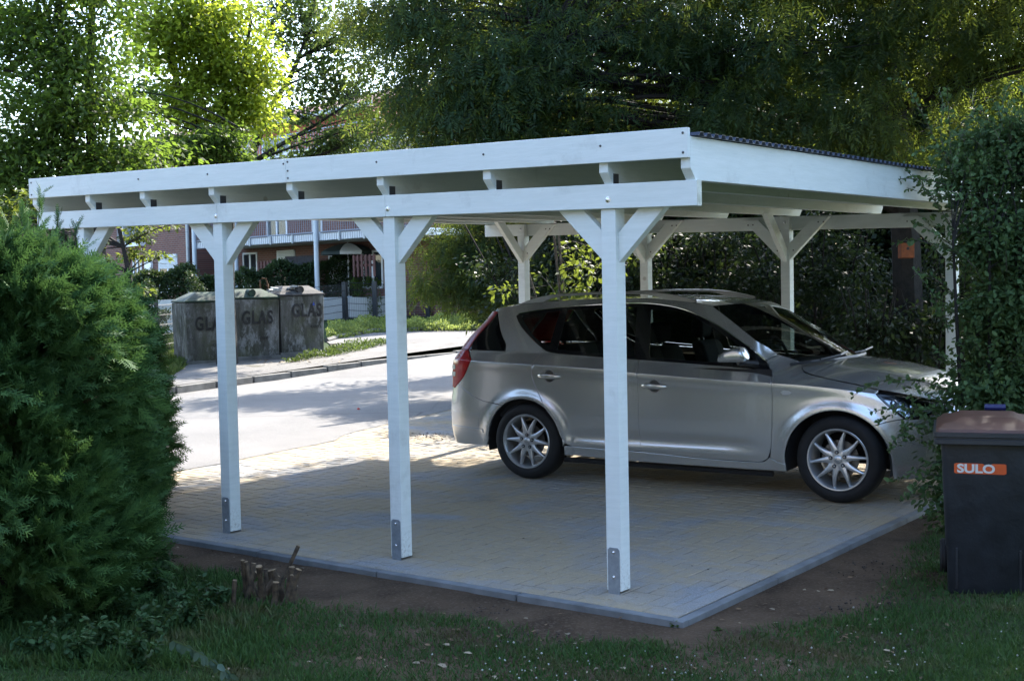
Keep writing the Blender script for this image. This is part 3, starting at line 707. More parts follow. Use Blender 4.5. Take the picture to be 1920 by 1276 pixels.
b = MB(); b.tube([(2.235, .135, .985), (2.34, .28, .998), (2.44, .50, 1.002), (2.495, HWD, 1.006), (2.44, YF-.50, 1.002), (2.34, YF-.28, .998), (2.235, YF-.135, .985)], .012, 6); cpart(b, 'scuttle_panel', DARKP)
for (y0, y1) in ((.32, .80), (.90, 1.45)):
    b = MB(); b.tube([(2.40, y0, 1.012), (2.475, (y0+y1)/2, 1.035), (2.45, y1, 1.045)], .008, 5); cpart(b, 'wiper', DARKP)
# headlights
HL = [(2.890, .800, C), (2.886, .788), (2.926, .746), (2.999, .680), (3.073, .618, C), (3.15, .622), (3.27, .662), (3.36, .70, C), (3.28, .722), (3.17, .757), (3.05, .783)]
panel('headlight_backing', HL, simple('headlight_chrome', (.75, .78, .82), .10, 1, .3, 12, .9, 22), depth=.045, gap=.004, thick=0)
hl = panel('headlight', HL, CLR, depth=-.002, gap=.001, thick=0, grid=.02)
panel('headlight_rim', HL, BLK, depth=.0, gap=0, holes=[[tuple(q)+((C,) if i in (0, 4, 7) else ()) for i, q in enumerate(inset(np.array([h[:2] for h in HL]), .011))]], thick=.04)
for side in (0, 1):
    for (x, z, r) in ((3.02, .725, .042), (3.13, .70, .038)):
        p, n = pframe(np.array([s_of(x, z)]), np.array([z])); c = p[0]-n[0]*.035; 
        if side: c = c*[1, -1, 1]+[0, YF, 0]
        b = MB(); b.lathe([(0, .02), (r*.6, .015), (r, .0), (r*1.1, -.012), (r*1.3, -.014)], c, 'x', 14); cpart(b, 'projector_lamp', CHROME, smooth=True)
b = MB(); b.box((3.44, .62, .60), (3.515, YF-.62, .69)); cpart(b, 'grille', DARKP)
b = MB(); b.box((3.522, .64, .40), (3.534, YF-.64, .51)); cpart(b, 'number_plate', simple('plate_white', (.75, .75, .72), .4, 0, 0))
# handles, indicator
CUPM = simple('shaded_handle_cup', (.20, .20, .195), .3, .6, 0, coat=1)  # recess shade put into a colour darker than the body paint
for (cx, cz) in (cup_r, cup_f):
    for side in (0, 1):
        p, n = pframe(np.array([s_of(cx, cz)]), np.array([cz])); c = p[0]; sg = -1 if side == 0 else 1
        fy = (lambda v: v) if side == 0 else (lambda v: YF-v)
        b = MB(); b.lathe([(.051, .001), (.050, .006), (.042, .017), (.028, .023), (0, .025)], (c[0], fy(c[1]), c[2]), 'y', 18)
        if side: b.v = [(v[0], 2*fy(c[1])-v[1], v[2]) for v in b.v]
        cpart(b, 'handle_cup', CUPM, smooth=True, fix=True)
        b = MB(); L_ = .106; n_ = 9
        V = []; F = []
        for i in range(n_+1):
            u = i/n_; x = cx-L_+2*L_*u; th = .021*(math.sin(math.pi*min(max(u, .03), .97))**.28); 
            zz = cz+.002*(1-2*u)
            y0 = CS(np.array(s_of(x, cz)), np.array(cz))[1]; so_ = .030*math.sin(math.pi*min(max(u, .0), 1))**.45+.002
            for k in range(8):
                q = 2*math.pi*k/8; V.append((x, fy(y0-so_+.010*math.sin(q)), zz+th*.95*math.cos(q)))
        F = [[i*8+k, (i+1)*8+k, (i+1)*8+(k+1) % 8, i*8+(k+1) % 8] for i in range(n_) for k in range(8)]+[list(range(8)), [n_*8+k for k in range(8)][::-1]]
        b.add(V, F); cpart(b, 'door_handle', PAINT, smooth=True, fix=True)
panel('side_indicator', [(2.205, .789, C), (2.225, .802), (2.27, .800), (2.288, .786, C), (2.27, .772), (2.225, .770)], AMB, depth=-.006, gap=0, thick=.008, grid=.02)
# mirrors
for side in (0, 1):
    fy = (lambda v: v) if side == 0 else (lambda v: YF-v)
    b = MB(); V = []; nu, nv = 14, 12
    for i in range(nu+1):
        t = i/nu; x = 1.78+.20*t; prof = math.sin(math.pi*min(1, .18+.80*t))**.42 if t > 0 else .8
        top = 1.062+.078*(t**.5)*(1-.35*max(0, t-.55)/.45)-.05*max(0, t-.8)/.2; bot = 1.005+.003*t
        fo = -.155+.03*t; bk = .035
        for j in range(nv):
            q = 2*math.pi*j/nv; cy_, cz_ = (fo+bk)/2, (top+bot)/2; sh_ = math.sqrt(max(.02, 1-max(0, (t-.80)/.20)**2*.97)); ry, rz = (bk-fo)/2*sh_, (top-bot)/2*sh_
            cq, sq = math.cos(q), math.sin(q)
            V.append((x, fy(cy_+ry*math.copysign(abs(cq)**.75, cq)), cz_+rz*math.copysign(abs(sq)**.8, sq)))
    F = [[i*nv+j, (i+1)*nv+j, (i+1)*nv+(j+1) % nv, i*nv+(j+1) % nv] for i in range(nu) for j in range(nv)]+[list(range(nv)), [nu*nv+j for j in range(nv)][::-1]]
    b.add(V, F); mr = cpart(b, 'wing_mirror', PAINT, smooth=True, fix=True)
    b = MB(); b.tube([(1.99, fy(.09), .985), (1.93, fy(.0), 1.0), (1.90, fy(-.05), 1.008)], [.03, .022, .022], 8); cpart(b, 'mirror_arm', DARKP, mr, smooth=True)
    b = MB(); b.box((1.775, min(fy(-.13), fy(.02)), 1.012), (1.78, max(fy(-.13), fy(.02)), 1.07)); cpart(b, 'mirror_glass', CHROME, mr)
# roof rails
for side in (0, 1):
    fy = (lambda v: v) if side == 0 else (lambda v: YF-v)
    top = cr([(-.20, 1.449), (-.09, 1.485), (.02, 1.508), (.16, 1.527), (.4, 1.537), (.65, 1.541), (.95, 1.537), (1.15, 1.523), (1.3, 1.497), (1.42, 1.468)], 4)
    low = lambda x: np.interp(x, [-.2, .03, .08, .14, .20, .65, 1.00, 1.08, 1.14, 1.18, 1.42], [1.435, 1.452, 1.478, 1.500, 1.508, 1.522, 1.514, 1.500, 1.480, 1.462, 1.445])
    V = []
    for x, z in top:
        yy = .275-.01*math.sin((x+.2)/1.6*math.pi); zl = min(low(x), z-.004)
        V += [(x, fy(yy-.016), zl), (x, fy(yy-.013), z-.004), (x, fy(yy), z), (x, fy(yy+.014), z-.004), (x, fy(yy+.016), zl)]
    n_ = len(top); F = [[i*5+k, (i+1)*5+k, (i+1)*5+(k+1) % 5, i*5+(k+1) % 5] for i in range(n_-1) for k in range(5)]
    b = MB(); b.add(V, F); cpart(b, 'roof_rail', simple('rail_silver', (.30, .30, .29), .35, .8, .05) if side == 0 else bpy.data.materials['rail_silver'], smooth=True, fix=True)
# hidden body: floor, wheel housings, liner
b = MB(); b.box((.40, .07, .23), (2.18, YF-.07, .34)); b.box((-.70, .32, .24), (.5, YF-.32, .34)); b.box((2.1, .42, .24), (3.15, YF-.42, .34)); b.box((.42, .055, .34), (2.12, .075, .95)); b.box((.42, YF-.075, .34), (2.12, YF-.055, .95))
b.box((2.10, .14, .42), (2.13, YF-.14, .92)); b.box((-.55, .12, .5), (.36, YF-.12, .82)); b.box((2.15, .42, .3), (3.15, YF-.42, .70))
b.box((-.62, .30, .82), (-.56, YF-.30, 1.06)); cpart(b, 'underbody', DARKI)
for k in (0, 1):
    ax, az, ar = ARCH[k]
    for side in (0, 1):
        b = MB(); y0, y1 = (.035, .34) if side == 0 else (YF-.34, YF-.035)
        b.lathe([(.30, y1-.0), (ar+.008, y1), (ar+.004, y0)] if side == 0 else [(.30, y0), (ar+.008, y0), (ar+.004, y1)], (ax, 0, az), 'y', 28, math.radians(-12), math.radians(192)); cpart(b, 'wheel_housing', DARKI, smooth=True)
b = MB(); b.tube([(.30, .12, .17), (2.1, .12, .165)], .022, 6); cpart(b, 'sill_pipe', DARKI)
# interior
def seat(x, y, w_=.50, rear=False, name='seat'):
    b = MB(); b.box((x-.02, y-w_/2, .36), (x+.50, y+w_/2, .55))
    b.prism([(x-.02, .5), (x+.11, .5), (x-.10, 1.10), (x-.22, 1.10)], lambda a, c, t: (a, t, c), y-w_/2+.03, y+w_/2-.03)
    o = cpart(b, name, SEATM, bevel=.05, seg=3, fix=True)
    for yy in ((y,) if not rear else (y-.38, y+.38)):
        h = MB(); h.box((x-.25, yy-.125, 1.12), (x-.14, yy+.125, 1.29)); cpart(h, 'headrest', SEATM, o, bevel=.045, seg=3)
        h = MB(); h.tube([(x-.19, yy-.05, 1.06), (x-.20, yy-.05, 1.14)], .008, 5); h.tube([(x-.19, yy+.05, 1.06), (x-.20, yy+.05, 1.14)], .008, 5); cpart(h, 'headrest_rod', CHROME, o)
seat(1.20, .48); seat(1.20, YF-.48); seat(.32, HWD, 1.30, True, 'rear_bench')
b = MB(); b.prism([(1.78, .62), (2.30, .62), (2.30, .90), (2.05, .975), (1.86, .95), (1.78, .85)], lambda a, c, t: (a, t, c), .20, YF-.20); cpart(b, 'dashboard', DARKI, fix=True)
b = MB(); V = []
for i in range(28):
    q = 2*math.pi*i/28; c = np.array([1.72, YF-.48, .96]); e1 = np.array([0, 1., 0]); e2 = np.array([-.35, 0, .94]); V.append(c+.18*(e1*math.cos(q)+e2*math.sin(q)))
b.tube(V+[V[0]], .014, 6, False); b.box((1.72, YF-.5, .945), (1.80, YF-.46, .98)); b.box((1.71, YF-.66, .95), (1.735, YF-.30, .975)); cpart(b, 'steering_wheel', DARKI, smooth=True)
b = MB(); b.box((1.66, HWD-.12, 1.325), (1.68, HWD+.12, 1.375)); cpart(b, 'rear_view_mirror', DARKI, bevel=.01)
# wheels
def wheel():
    root = []
    t = MB(); R_, W_ = .316, .205
    t.lathe([(.222, .010), (.232, .002), (.262, -.004), (.288, .002), (.303, .016), (.312, .034), (.316, .06), (.316, .145), (.312, .171), (.300, .190), (.262, .207), (.222, .19)], (0, 0, 0), 'y', 56)
    rim = MB(); rim.lathe([(.226, .004), (.222, .0), (.214, .001), (.208, .010), (.203, .022), (.196, .05), (.190, .13), (.19, .185)], (0, 0, 0), 'y', 56)
    sp = MB()
    for k in range(5):
        a0 = math.radians(90+72*k)
        for sgn in (-1, 1):
            # each spoke leaves the hub beside its twin and thins toward the rim
            pr_ = []
            for i in range(8):
                u = i/7; r = .045+.162*u; ang = a0+sgn*(math.radians(11)+math.radians(9)*u**1.15 + math.radians(10)*(1-u)*.3); wd = .019*(1-u)**1.2+.0085; h = .012+.012*math.sin(u*math.pi)*.4-.004*u
                if u < .15: wd += .006
                pr_.append((r, ang, wd, .030-.012*u if u < .9 else .016, h))
            V = []
            for r, ang, wd, fy_, h in pr_:
                c, s = math.cos(ang), math.sin(ang); tx, tz = -s, c
                yf = .018-.0*r+.012*math.cos(r/.21*math.pi*.5)-.008
                yf = .022-.010*math.sin(min(1, r/.207)*math.pi)*.9
                V += [(r*c-tx*wd, yf+.030, r*s-tz*wd), (r*c-tx*wd*.9, yf+.006, r*s-tz*wd*.9), (r*c-tx*wd*.25, yf, r*s-tz*wd*.25), (r*c+tx*wd*.25, yf, r*s+tz*wd*.25), (r*c+tx*wd*.9, yf+.006, r*s+tz*wd*.9), (r*c+tx*wd, yf+.030, r*s+tz*wd)]
            F = [[i*6+k2, i*6+(k2+1) % 6, (i+1)*6+(k2+1) % 6, (i+1)*6+k2] for i in range(7) for k2 in range(6)]
            sp.add(V, F)
    hub = MB(); hub.lathe([(0, .006), (.024, .007), (.030, .011), (.032, .018)], (0, 0, 0), 'y', 24)
    hubb = MB(); hubb.lathe([(.0, .017), (.034, .017), (.060, .017), (.078, .024), (.082, .05)], (0, 0, 0), 'y', 30)
    disc = MB(); disc.lathe([(0, .075), (.135, .075), (.135, .085)], (0, 0, 0), 'y', 30)
    emb = MB(); emb.v = []; 
    pts = [(.017*math.cos(2*math.pi*i/20), .0055, .0085*math.sin(2*math.pi*i/20)) for i in range(21)]; emb.tube(pts, .0009, 4, False)
    bolts = []
    nuts = MB(); nw = MB()
    for k in range(5):
        a = math.radians(90+72*k); c = (.054*math.cos(a), 0, .054*math.sin(a))
        nw.lathe([(0, .0105), (.0145, .0105), (.0150, .016)], c, 'y', 14); nuts.lathe([(0, .002), (.005, .002), (.0078, .005), (.008, .012)], c, 'y', 8)  # flat dark discs stand in for the shade of the bolt recesses
    return [('tyre', t, RUBBER, 1), ('rim', rim, ALLOY, 1), ('spokes', sp, ALLOY, 1), ('hub_plate', hubb, ALLOY, 1), ('hub_cap', hub, ALLOY, 1), ('cap_emblem', emb, DARKP, 0), ('bolt_shade_disc', nw, DARKP, 0), ('wheel_bolts', nuts, BOLT, 1), ('brake_disc', disc, simple('brake_disc', (.2, .19, .18), .45, .9, .1), 1)]
parts_w = wheel(); wm = {}
for nme, mb, mt_, sm in parts_w:
    me = mesh(nme, mb.v, mb.f, mt_, bool(sm))
    if sm: me.set_sharp_from_angle(angle=math.radians(40))
    import bmesh
    bm = bmesh.new(); bm.from_mesh(me); bmesh.ops.recalc_face_normals(bm, faces=bm.faces); bm.to_mesh(me); bm.free(); wm[nme] = me
for k, (x, y, side, rot) in enumerate(((0, 0, 0, .06), (2.625, 0, 0, -.12), (0, YF, 1, .3), (2.625, YF, 1, .5))):
    wr = put('wheel', wm['tyre'], car, (x, y, .316), (0, rot, math.pi if side else 0))
    for nme in wm:
        if nme != 'tyre': put(nme, wm[nme], wr)
# ------------------------------------------------------------------ FOLIAGE TOOLS
def unit(a): return a/(np.linalg.norm(a, axis=-1, keepdims=True)+1e-9)
def frames(d, n):
    x = unit(d); z = unit(n-(n*x).sum(-1, keepdims=True)*x); y = np.cross(z, x); return np.stack([x, y, z], -1)
def scatter(name, tv, tf, pos, R, sc, m, parent=None, kind=None):
    tv = np.asarray(tv, float); tf = np.asarray(tf); sc = np.asarray(sc)
    if sc.ndim == 1: sc = sc[:, None]
    V = np.einsum('nij,kj->nki', R, tv)*sc[:, None, :]+pos[:, None, :] if sc.shape[1] == 1 else np.einsum('nij,nkj->nki', R, tv[None]*sc[:, None, :])+pos[:, None, :]
    if parent is not None: V = V-np.array(parent.location)
    F = (tf[None]+np.arange(len(pos))[:, None, None]*len(tv)).reshape(-1, tf.shape[1])
    o = put(name, mesh(name, V.reshape(-1, 3), F, m), parent)
    if kind: o['kind'] = kind
    return o
LEAF = ([(0, 0, 0), (.45, .27, .05), (1, 0, -.05), (.45, -.27, .05)], [[0, 1, 2, 3]])
LEAF2 = ([(0, 0, 0), (.3, .3, .06), (.75, .22, .03), (1, 0, -.08), (.75, -.22, .03), (.3, -.3, .06)], [[0, 1, 2, 3], [0, 3, 4, 5]])
def pinnate(n=4, w=.11, l=.42, droop=.25):
    V = []; F = []
    for i in range(n):
        x = .15+.75*i/n
        for s in (-1, 1):
            b = len(V); z = -droop*x*x; dx, dy, dz = l*.45, s*l*.8, -l*.35
            V += [(x, 0, z), (x+dx*.5-w*.5*.8, dy*.5-s*w*.2, z+dz*.35+.02), (x+dx, dy, z+dz), (x+dx*.5+w*.6, dy*.5+s*w*.2, z+dz*.5)]; F.append([b, b+1, b+2, b+3])
    b = len(V); x = .9; V += [(x, 0, -droop*x*x), (x+.2, w*.6, -droop*1.1), (x+l, 0, -droop*1.5-.06), (x+.2, -w*.6, -droop*1.1)]; F.append([b, b+1, b+2, b+3])
    return V, F
def rnd(n, s=1.): return RNG.normal(size=(n, 3))*s
def branch_curve(a, b, sag=.1, n=5, wob=.06):
    a, b = np.array(a, float), np.array(b, float); L = np.linalg.norm(b-a); mid = (a+b)/2+np.array([0, 0, sag*L])+RNG.normal(size=3)*wob*L; P_ = []
    for i in range(n+1):
        t = i/n; P_.append((1-t)**2*a+2*t*(1-t)*mid+t*t*b)
    return P_
def polyat(P_, f):
    f = f*(len(P_)-1); i = min(int(f), len(P_)-2); return P_[i]+(P_[i+1]-P_[i])*(f-i)
def tree(name, label, cat, base, trunks, blobs, leafm, bark, lt=LEAF, nleaf=90, cr_=.45, ls=.09, droop=.2, up=.8, flat=.6, group=None, twig=.012, brfrac=1., outer=.45, kind=None, side=5, br0=.35, clumpbr=3):
    """blobs: (centre, radii, number of leaf clumps)"""
    root = empty(name, base, label=label, cat=cat, group=group)
    tb = MB(); tr = []
    for P_, r0, r1 in trunks:
        P_ = [np.array(q, float) for q in cr(P_, 4)]; tb.tube(P_, list(np.linspace(r0, r1, len(P_))), 8); tr.append((P_, r0, r1))
    tb.build('trunk', bark, root, smooth=True)
    cl = []
    for c, rr, n in blobs:
        q = unit(rnd(n))*(RNG.random((n, 1))**outer); cl.append(np.array(c)+q*np.array(rr))
    cl = np.concatenate(cl)
    bb_ = MB()
    for c in cl:
        if RNG.random() > brfrac: continue
        P_, r0, r1 = tr[RNG.integers(len(tr))] if len(tr) < 3 else min(tr, key=lambda T: min(np.linalg.norm(q-c) for q in T[0])+RNG.random()*.5)
        zs_ = np.array([q[2] for q in P_]); hd = np.hypot(*(np.array(P_)[:, :2]-c[:2]).T)
        sc_ = np.abs(zs_-(c[2]-hd*br0)); i = int(np.argmin(sc_+.15*RNG.random(len(sc_)))); a = P_[i]
        L = np.linalg.norm(c-a); rs = min(twig+.010*L, (r0+(r1-r0)*i/len(P_))*.6)
        bc = branch_curve(a, c, .08, 5); bb_.tube(bc, list(np.linspace(rs, twig*.45, 6)), side, False)
        for _ in range(clumpbr):
            bb_.tube([bc[3+RNG.integers(2)], c+RNG.normal(size=3)*cr_*np.array([.7, .7, .4])], [twig*.45, twig*.2], 3, False)
    if bb_.v: tag(bb_.build('branches', bark, root), kind='stuff')
    n = len(cl)*nleaf; ci = np.repeat(cl, nleaf, 0); q = unit(rnd(n))*(RNG.random((n, 1))**.5); s_ = np.repeat(RNG.uniform(.6, 1.35, len(cl)), nleaf)[:, None]
    pos = ci+q*cr_*s_*np.array([1, 1, flat]); pos[:, 2] -= droop*cr_*(q[:, 0]**2+q[:, 1]**2)
    d = q*np.array([1, 1, .4])+rnd(n, .45)+np.array([0, 0, -droop*2.2]); nn = np.array([0, 0, up])+rnd(n, .5)
    scatter('foliage', lt[0], lt[1], pos, frames(d, nn), RNG.uniform(.65, 1.25, n)*ls, leafm, root, kind)
    return root
GL = leafmat('street_tree_leaves', (.030, .055, .014), (.060, .100, .022), (.22, .34, .04), .45)
GY = leafmat('bright_leaves', (.050, .085, .012), (.100, .150, .022), (.50, .60, .06), .58)
GM = leafmat('plum_green_leaves', (.028, .048, .018), (.055, .085, .026), (.16, .24, .05), .40)
GB = leafmat('ash_leaves', (.015, .038, .017), (.036, .078, .028), (.24, .30, .04), .40, .42)
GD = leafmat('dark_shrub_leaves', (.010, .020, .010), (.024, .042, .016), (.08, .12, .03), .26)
GH = leafmat('hawthorn_leaves', (.046, .092, .036), (.115, .185, .068), (.10, .17, .04), .28)
GT = leafmat('conifer_sprays', (.030, .080, .024), (.090, .180, .048), (.08, .16, .04), .22, .6)
GC = leafmat('yellow_groundcover', (.09, .13, .03), (.20, .24, .06), (.35, .42, .10), .40)
HG = leafmat('clipped_hedge_leaves', (.018, .036, .014), (.040, .070, .024), (.08, .12, .03), .25)
# ------------------------------------------------------------------ FAR SIDE: glass banks
def pconc():
    t = NT('stained_concrete'); 
    st = t.noise(1.6, 6, .65, sc=(2.2, 2.2, .55), lo=.40, hi=.62); c = t.mix(st, (.105, .102, .094), (.038, .038, .030))
    c = t.mix(t.mul(t.noise(3.0, 6, .75, sc=(1.6, 1.6, .8), lo=.50, hi=.62), .75), c, (.22, .22, .22)); c = t.mix(t.mul(t.noise(7, 6, .8, lo=.55, hi=.68), .7), c, (.035, .036, .028)); c = t.mix(t.mul(t.noise(2, 4, lo=.5, hi=.7), .5), c, (.07, .075, .035))
    t.bump(t.noise(40, 4, lo=.2, hi=.8), .4, .01); return t.set(c, .92, spec=.2)
CONC = pconc(); GREENLID = simple('green_plastic_lid', (.022, .050, .028), .8, 0, .35, 4, .2, 20); GREYLID = simple('grey_weathered_lid', (.075, .07, .068), .85, 0, .35, 6, .6, 25)
LETT = simple('faded_black_paint', (.030, .028, .026), .9, 0, .3, 9); RUST = simple('rusty_steel', (.16, .075, .035), .85, .2, .3, 20)
BLUEM = simple('blue_sticker', (.02, .05, .28), .6, 0, 0)
def text_part(txt, size, m, M, parent, name='lettering', ext=.002, space=1., off=0.):
    cu = bpy.data.curves.new(name, 'FONT'); cu.body = txt; cu.size = size; cu.extrude = ext; cu.space_character = space; cu.align_x = 'LEFT'; cu.offset = off; cu.resolution_u = 4
    to = bpy.data.objects.new('tmp_text', cu); COL.objects.link(to); dg = bpy.context.evaluated_depsgraph_get(); me = bpy.data.meshes.new_from_object(to.evaluated_get(dg)); bpy.data.objects.remove(to)
    co = np.empty(len(me.vertices)*3, np.float32); me.vertices.foreach_get('co', co); co = co.reshape(-1, 3); co = co@np.array(M[:3]).T if False else np.array([M[0]*p[0]+M[1]*p[1]+M[2]*p[2] for p in co])+M[3]
    q = parent
    while q is not None: co = co-np.array(q.location); q = q.parent
    me.vertices.foreach_set('co', co.astype(np.float32).ravel()); me.materials.clear(); me.materials.append(m); me.update(); me.name = name
    return put(name, me, parent)
cA = at(351, 681, D=24.2); cB = at(611, 656.5, D=25.5)
e1 = cB-cA; LT = np.linalg.norm(e1[:2]); zslope = e1[2]; e1 = np.array([e1[0], e1[1], 0])/LT; e2 = np.array([-e1[1], e1[0], 0]); Z3 = np.array([0, 0, 1.])
if e2@(CAM-cA) > 0: e2 = -e2
ctr_w = LT/3; hgt = 1.155
labs = ['left concrete glass bank with green lid half hidden by the white post', 'middle concrete glass bank with green lid, round slot and rusty lifting hook', 'right concrete glass bank with broken grey lid beside the weeds']
for k in range(3):
    o0 = cA+e1*ctr_w*k; o0 = np.array([o0[0], o0[1], cA[2]+zslope*(k+.5)/3-.02]); W_ = ctr_w-.010
    r_ = empty('glass_bank', o0, label=labs[k], cat='bottle bank', group='concrete glass collection containers by the kerb')
    def T3(a, b, c): return o0+e1*a+e2*b+Z3*c
    b = MB(); dp = 1.15; bot = [T3(.02, .02, 0), T3(W_-.02, .02, 0), T3(W_-.02, dp-.02, 0), T3(.02, dp, 0)]; top = [T3(0, 0, hgt), T3(W_, 0, hgt), T3(W_, dp, hgt), T3(0, dp, hgt)]
    b.add(bot+top, [(3, 2, 1, 0), (4, 5, 6, 7)]+[(i, (i+1) % 4, 4+(i+1) % 4, 4+i) for i in range(4)]); b.build('body', CONC, r_, bevel=.02, fix=True)
    b = MB(); b.box((-.02, -.05, -.14), (W_+.02, dp+.02, .035), (e1, e2, Z3), o0); b.build('plinth', KM, r_)
    b = MB(); hh = .20; ins = (.20, .02) if k == 0 else ((.02, .22) if k == 1 else (.08, .16))
    lo = [T3(-.01, -.02, hgt+.005), T3(W_+.01, -.02, hgt+.005), T3(W_+.01, dp+.01, hgt+.005), T3(-.01, dp+.01, hgt+.005)]
    m1 = [v+Z3*.03 for v in lo]; hi = [T3(ins[0]+.1, .32, hgt+hh), T3(W_-ins[1]-.05, .32, hgt+hh), T3(W_-ins[1]-.05, dp-.3, hgt+hh), T3(ins[0]+.1, dp-.3, hgt+hh)]
    b.add(lo+m1+hi, [(3, 2, 1, 0)]+[(i, (i+1) % 4, 4+(i+1) % 4, 4+i) for i in range(4)]+[(4+i, 4+(i+1) % 4, 8+(i+1) % 4, 8+i) for i in range(4)]+[(8, 9, 10, 11)])
    b.build('lid', GREYLID if k == 2 else GREENLID, r_, bevel=.012, fix=True)
    if k:
        b = MB(); cx = W_*(.42 if k == 1 else .48); c0 = T3(cx, .03, hgt+.12); c1 = T3(cx, .25, hgt+.13)
        b.tube([c0, c1], .075, 16, False); b.tube([c0+e2*.002, c0+e2*.05], .062, 16, True); b.build('bottle_slot', GREENLID if k == 1 else GREYLID, r_, smooth=True)
        b = MB(); b.tube([c0+e2*.004, c0+e2*.02], .064, 16, True); b.build('slot_flap', DARKP, r_)
    if k == 1:
        for dx in (0, .07):
            b = MB(); hk = [T3(W_*.83+dx*.3-.05, dp*.5+dx, hgt+hh-.02), T3(W_*.83+dx*.3-.05, dp*.5+dx, hgt+hh+.15), T3(W_*.83+dx*.3, dp*.5+dx, hgt+hh+.21), T3(W_*.83+dx*.3+.08, dp*.5+dx, hgt+hh+.19), T3(W_*.83+dx*.3+.11, dp*.5+dx, hgt+hh+.08), T3(W_*.83+dx*.3+.12, dp*.5+dx, hgt+hh-.02)]
            b.tube(hk, .018, 7); b.build('lifting_hook', RUST, r_, smooth=True)
    if k == 2:
        for q in range(9):
            c = T3(RNG.uniform(-.1, W_*.6), RNG.uniform(.0, .5), hgt+.10+RNG.uniform(0, .09)); b = MB(); b.box((-.08, -.03, -.012), (.08, .05, .016), (unit(e1+rnd(1)[0]*.2), unit(e2+rnd(1)[0]*.2), Z3), c); b.build('broken_lid_piece', simple('pale_chipped_plastic', (.42, .43, .42), .7, 0, .3, 20) if q == 0 else bpy.data.materials['pale_chipped_plastic'], r_)
    zt = [.56, .60, .66][k]; x0 = [.17, .16, .24][k]
    nrm = -e2; M = [e1, Z3, nrm, T3(x0, -.006, hgt*zt-.02)]
    M[0] = M[0]*.66; text_part('GLAS', .36, LETT, M, r_, space=1.18, off=.010, ext=.004)
    M = [e1, Z3, nrm, T3([.50, .50, .62][k], -.006, hgt*[.26, .31, .44][k])]; text_part(['con', 'con', 'con'][k], .12, LETT, M, r_, space=1.05, ext=.004)
    if k == 2:
        b = MB(); b.prism([(W_*.73, hgt*.83), (W_*.79, hgt*.83), (W_*.76, hgt*.89)], lambda a, c, t: T3(a, t, c), -.004, -.001); b.build('blue_triangle', BLUEM, r_, fix=True)
# ------------------------------------------------------------------ fence, wall, gate
FB = simple('dark_grey_fence_steel', (.030, .034, .038), .5, .3, .05)
def wire_panel(A, B, h, parent, name='wire_panel', dens=.05):
    b = MB(); A, B = np.array(A), np.array(B); L = np.linalg.norm((B-A)[:2]); n = int(L/dens)
    for i in range(n+1):
        q = A+(B-A)*i/n; b.tube([q, q+Z3*h], .0035, 3, False)
    for j in range(int(h/.2)+1):
        for o in (-.006, .006): b.tube([A+Z3*(j*.2+.03+o), B+Z3*(j*.2+.03+o)], .0045, 3, False)
    return b.build(name, FB, parent)
fpts = [(at(u, v, D=d)) for u, v, d in ((225, 672, 24.5), (296, 668, 25.5), (372, 655, 28.0), (440, 640, 30.5), (505, 622, 33), (575, 610, 35.0), (647, 598, 36.8), (704, 600, 36.9), (803, 590, 37.6), (905, 586, 38.2), (1010, 584, 39.0))]
fl_ = empty('mesh_fence', fpts[1], label='dark grey wire mesh fence in front of the white panel wall', cat='fence')
for i, q in enumerate(fpts):
    hh = [1.1, 1.12, 1.1, 1.1, 1.1, 1.1, 1.06, 1.12, 1.0, 1.0, 1.0][i]+.02
    b = MB(); wd = .03 if i < 6 else .075; b.box((q[0]-wd, q[1]-.03, q[2]-.4), (q[0]+wd, q[1]+.03, q[2]+hh)); b.build('fence_post', FB, fl_)
    if i < len(fpts)-1 and i != 6: wire_panel(q, fpts[i+1], 1.03, fl_)
gt = empty('garden_gate', fpts[6], label='dark wire garden gate with a light handle between two thick posts', cat='gate')
gA, gB = fpts[6]+np.array([.1, .02, .03]), fpts[7]+np.array([-.1, 0, .03]); wire_panel(gA, gB, .98, gt, 'wire_infill')
b = MB(); b.tube([gA, gA+Z3*1.03, gB+Z3*1.03, gB, gA], .022, 6, False); b.build('gate_frame', FB, gt)
b = MB(); q = gA+(gB-gA)*.08+Z3*.62; b.box((q[0]-.02, q[1]-.08, q[2]-.02), (q[0]+.16, q[1]-.05, q[2]+.02)); b.build('handle', GALV, gt)
WHP = simple('white_concrete_panel', (.56, .58, .60), .8, 0, .08, 2, .15, 30)
wpts = [at(u, v, D=d) for u, v, d in ((200, 628, 31.5), (265, 626, 32.3), (345, 622, 33.0), (430, 615, 34), (520, 606, 35.5), (606, 600, 37.2), (700, 597, 38.4), (800, 590, 38.8), (905, 585, 39.3), (1000, 582, 40))]
wl = empty('panel_wall', wpts[1], label='low white concrete panel wall behind the wire fence', cat='wall')
for i in range(len(wpts)-1):
    A, B = wpts[i], wpts[i+1]; L = np.linalg.norm(B-A); n = max(1, int(round(L/1.05)))
    for k in range(n):
        p0, p1 = A+(B-A)*(k/n), A+(B-A)*((k+1)/n); d = unit(p1-p0); nn = np.array([-d[1], d[0], 0])
        b = MB(); b.box((.012, -.03, -.3), (np.linalg.norm(p1-p0)-.012, .03, (.86 if i < 5 else .66)+random.uniform(-.01, .01)), (d, nn, Z3), p0); b.build('wall_panel', WHP, wl)
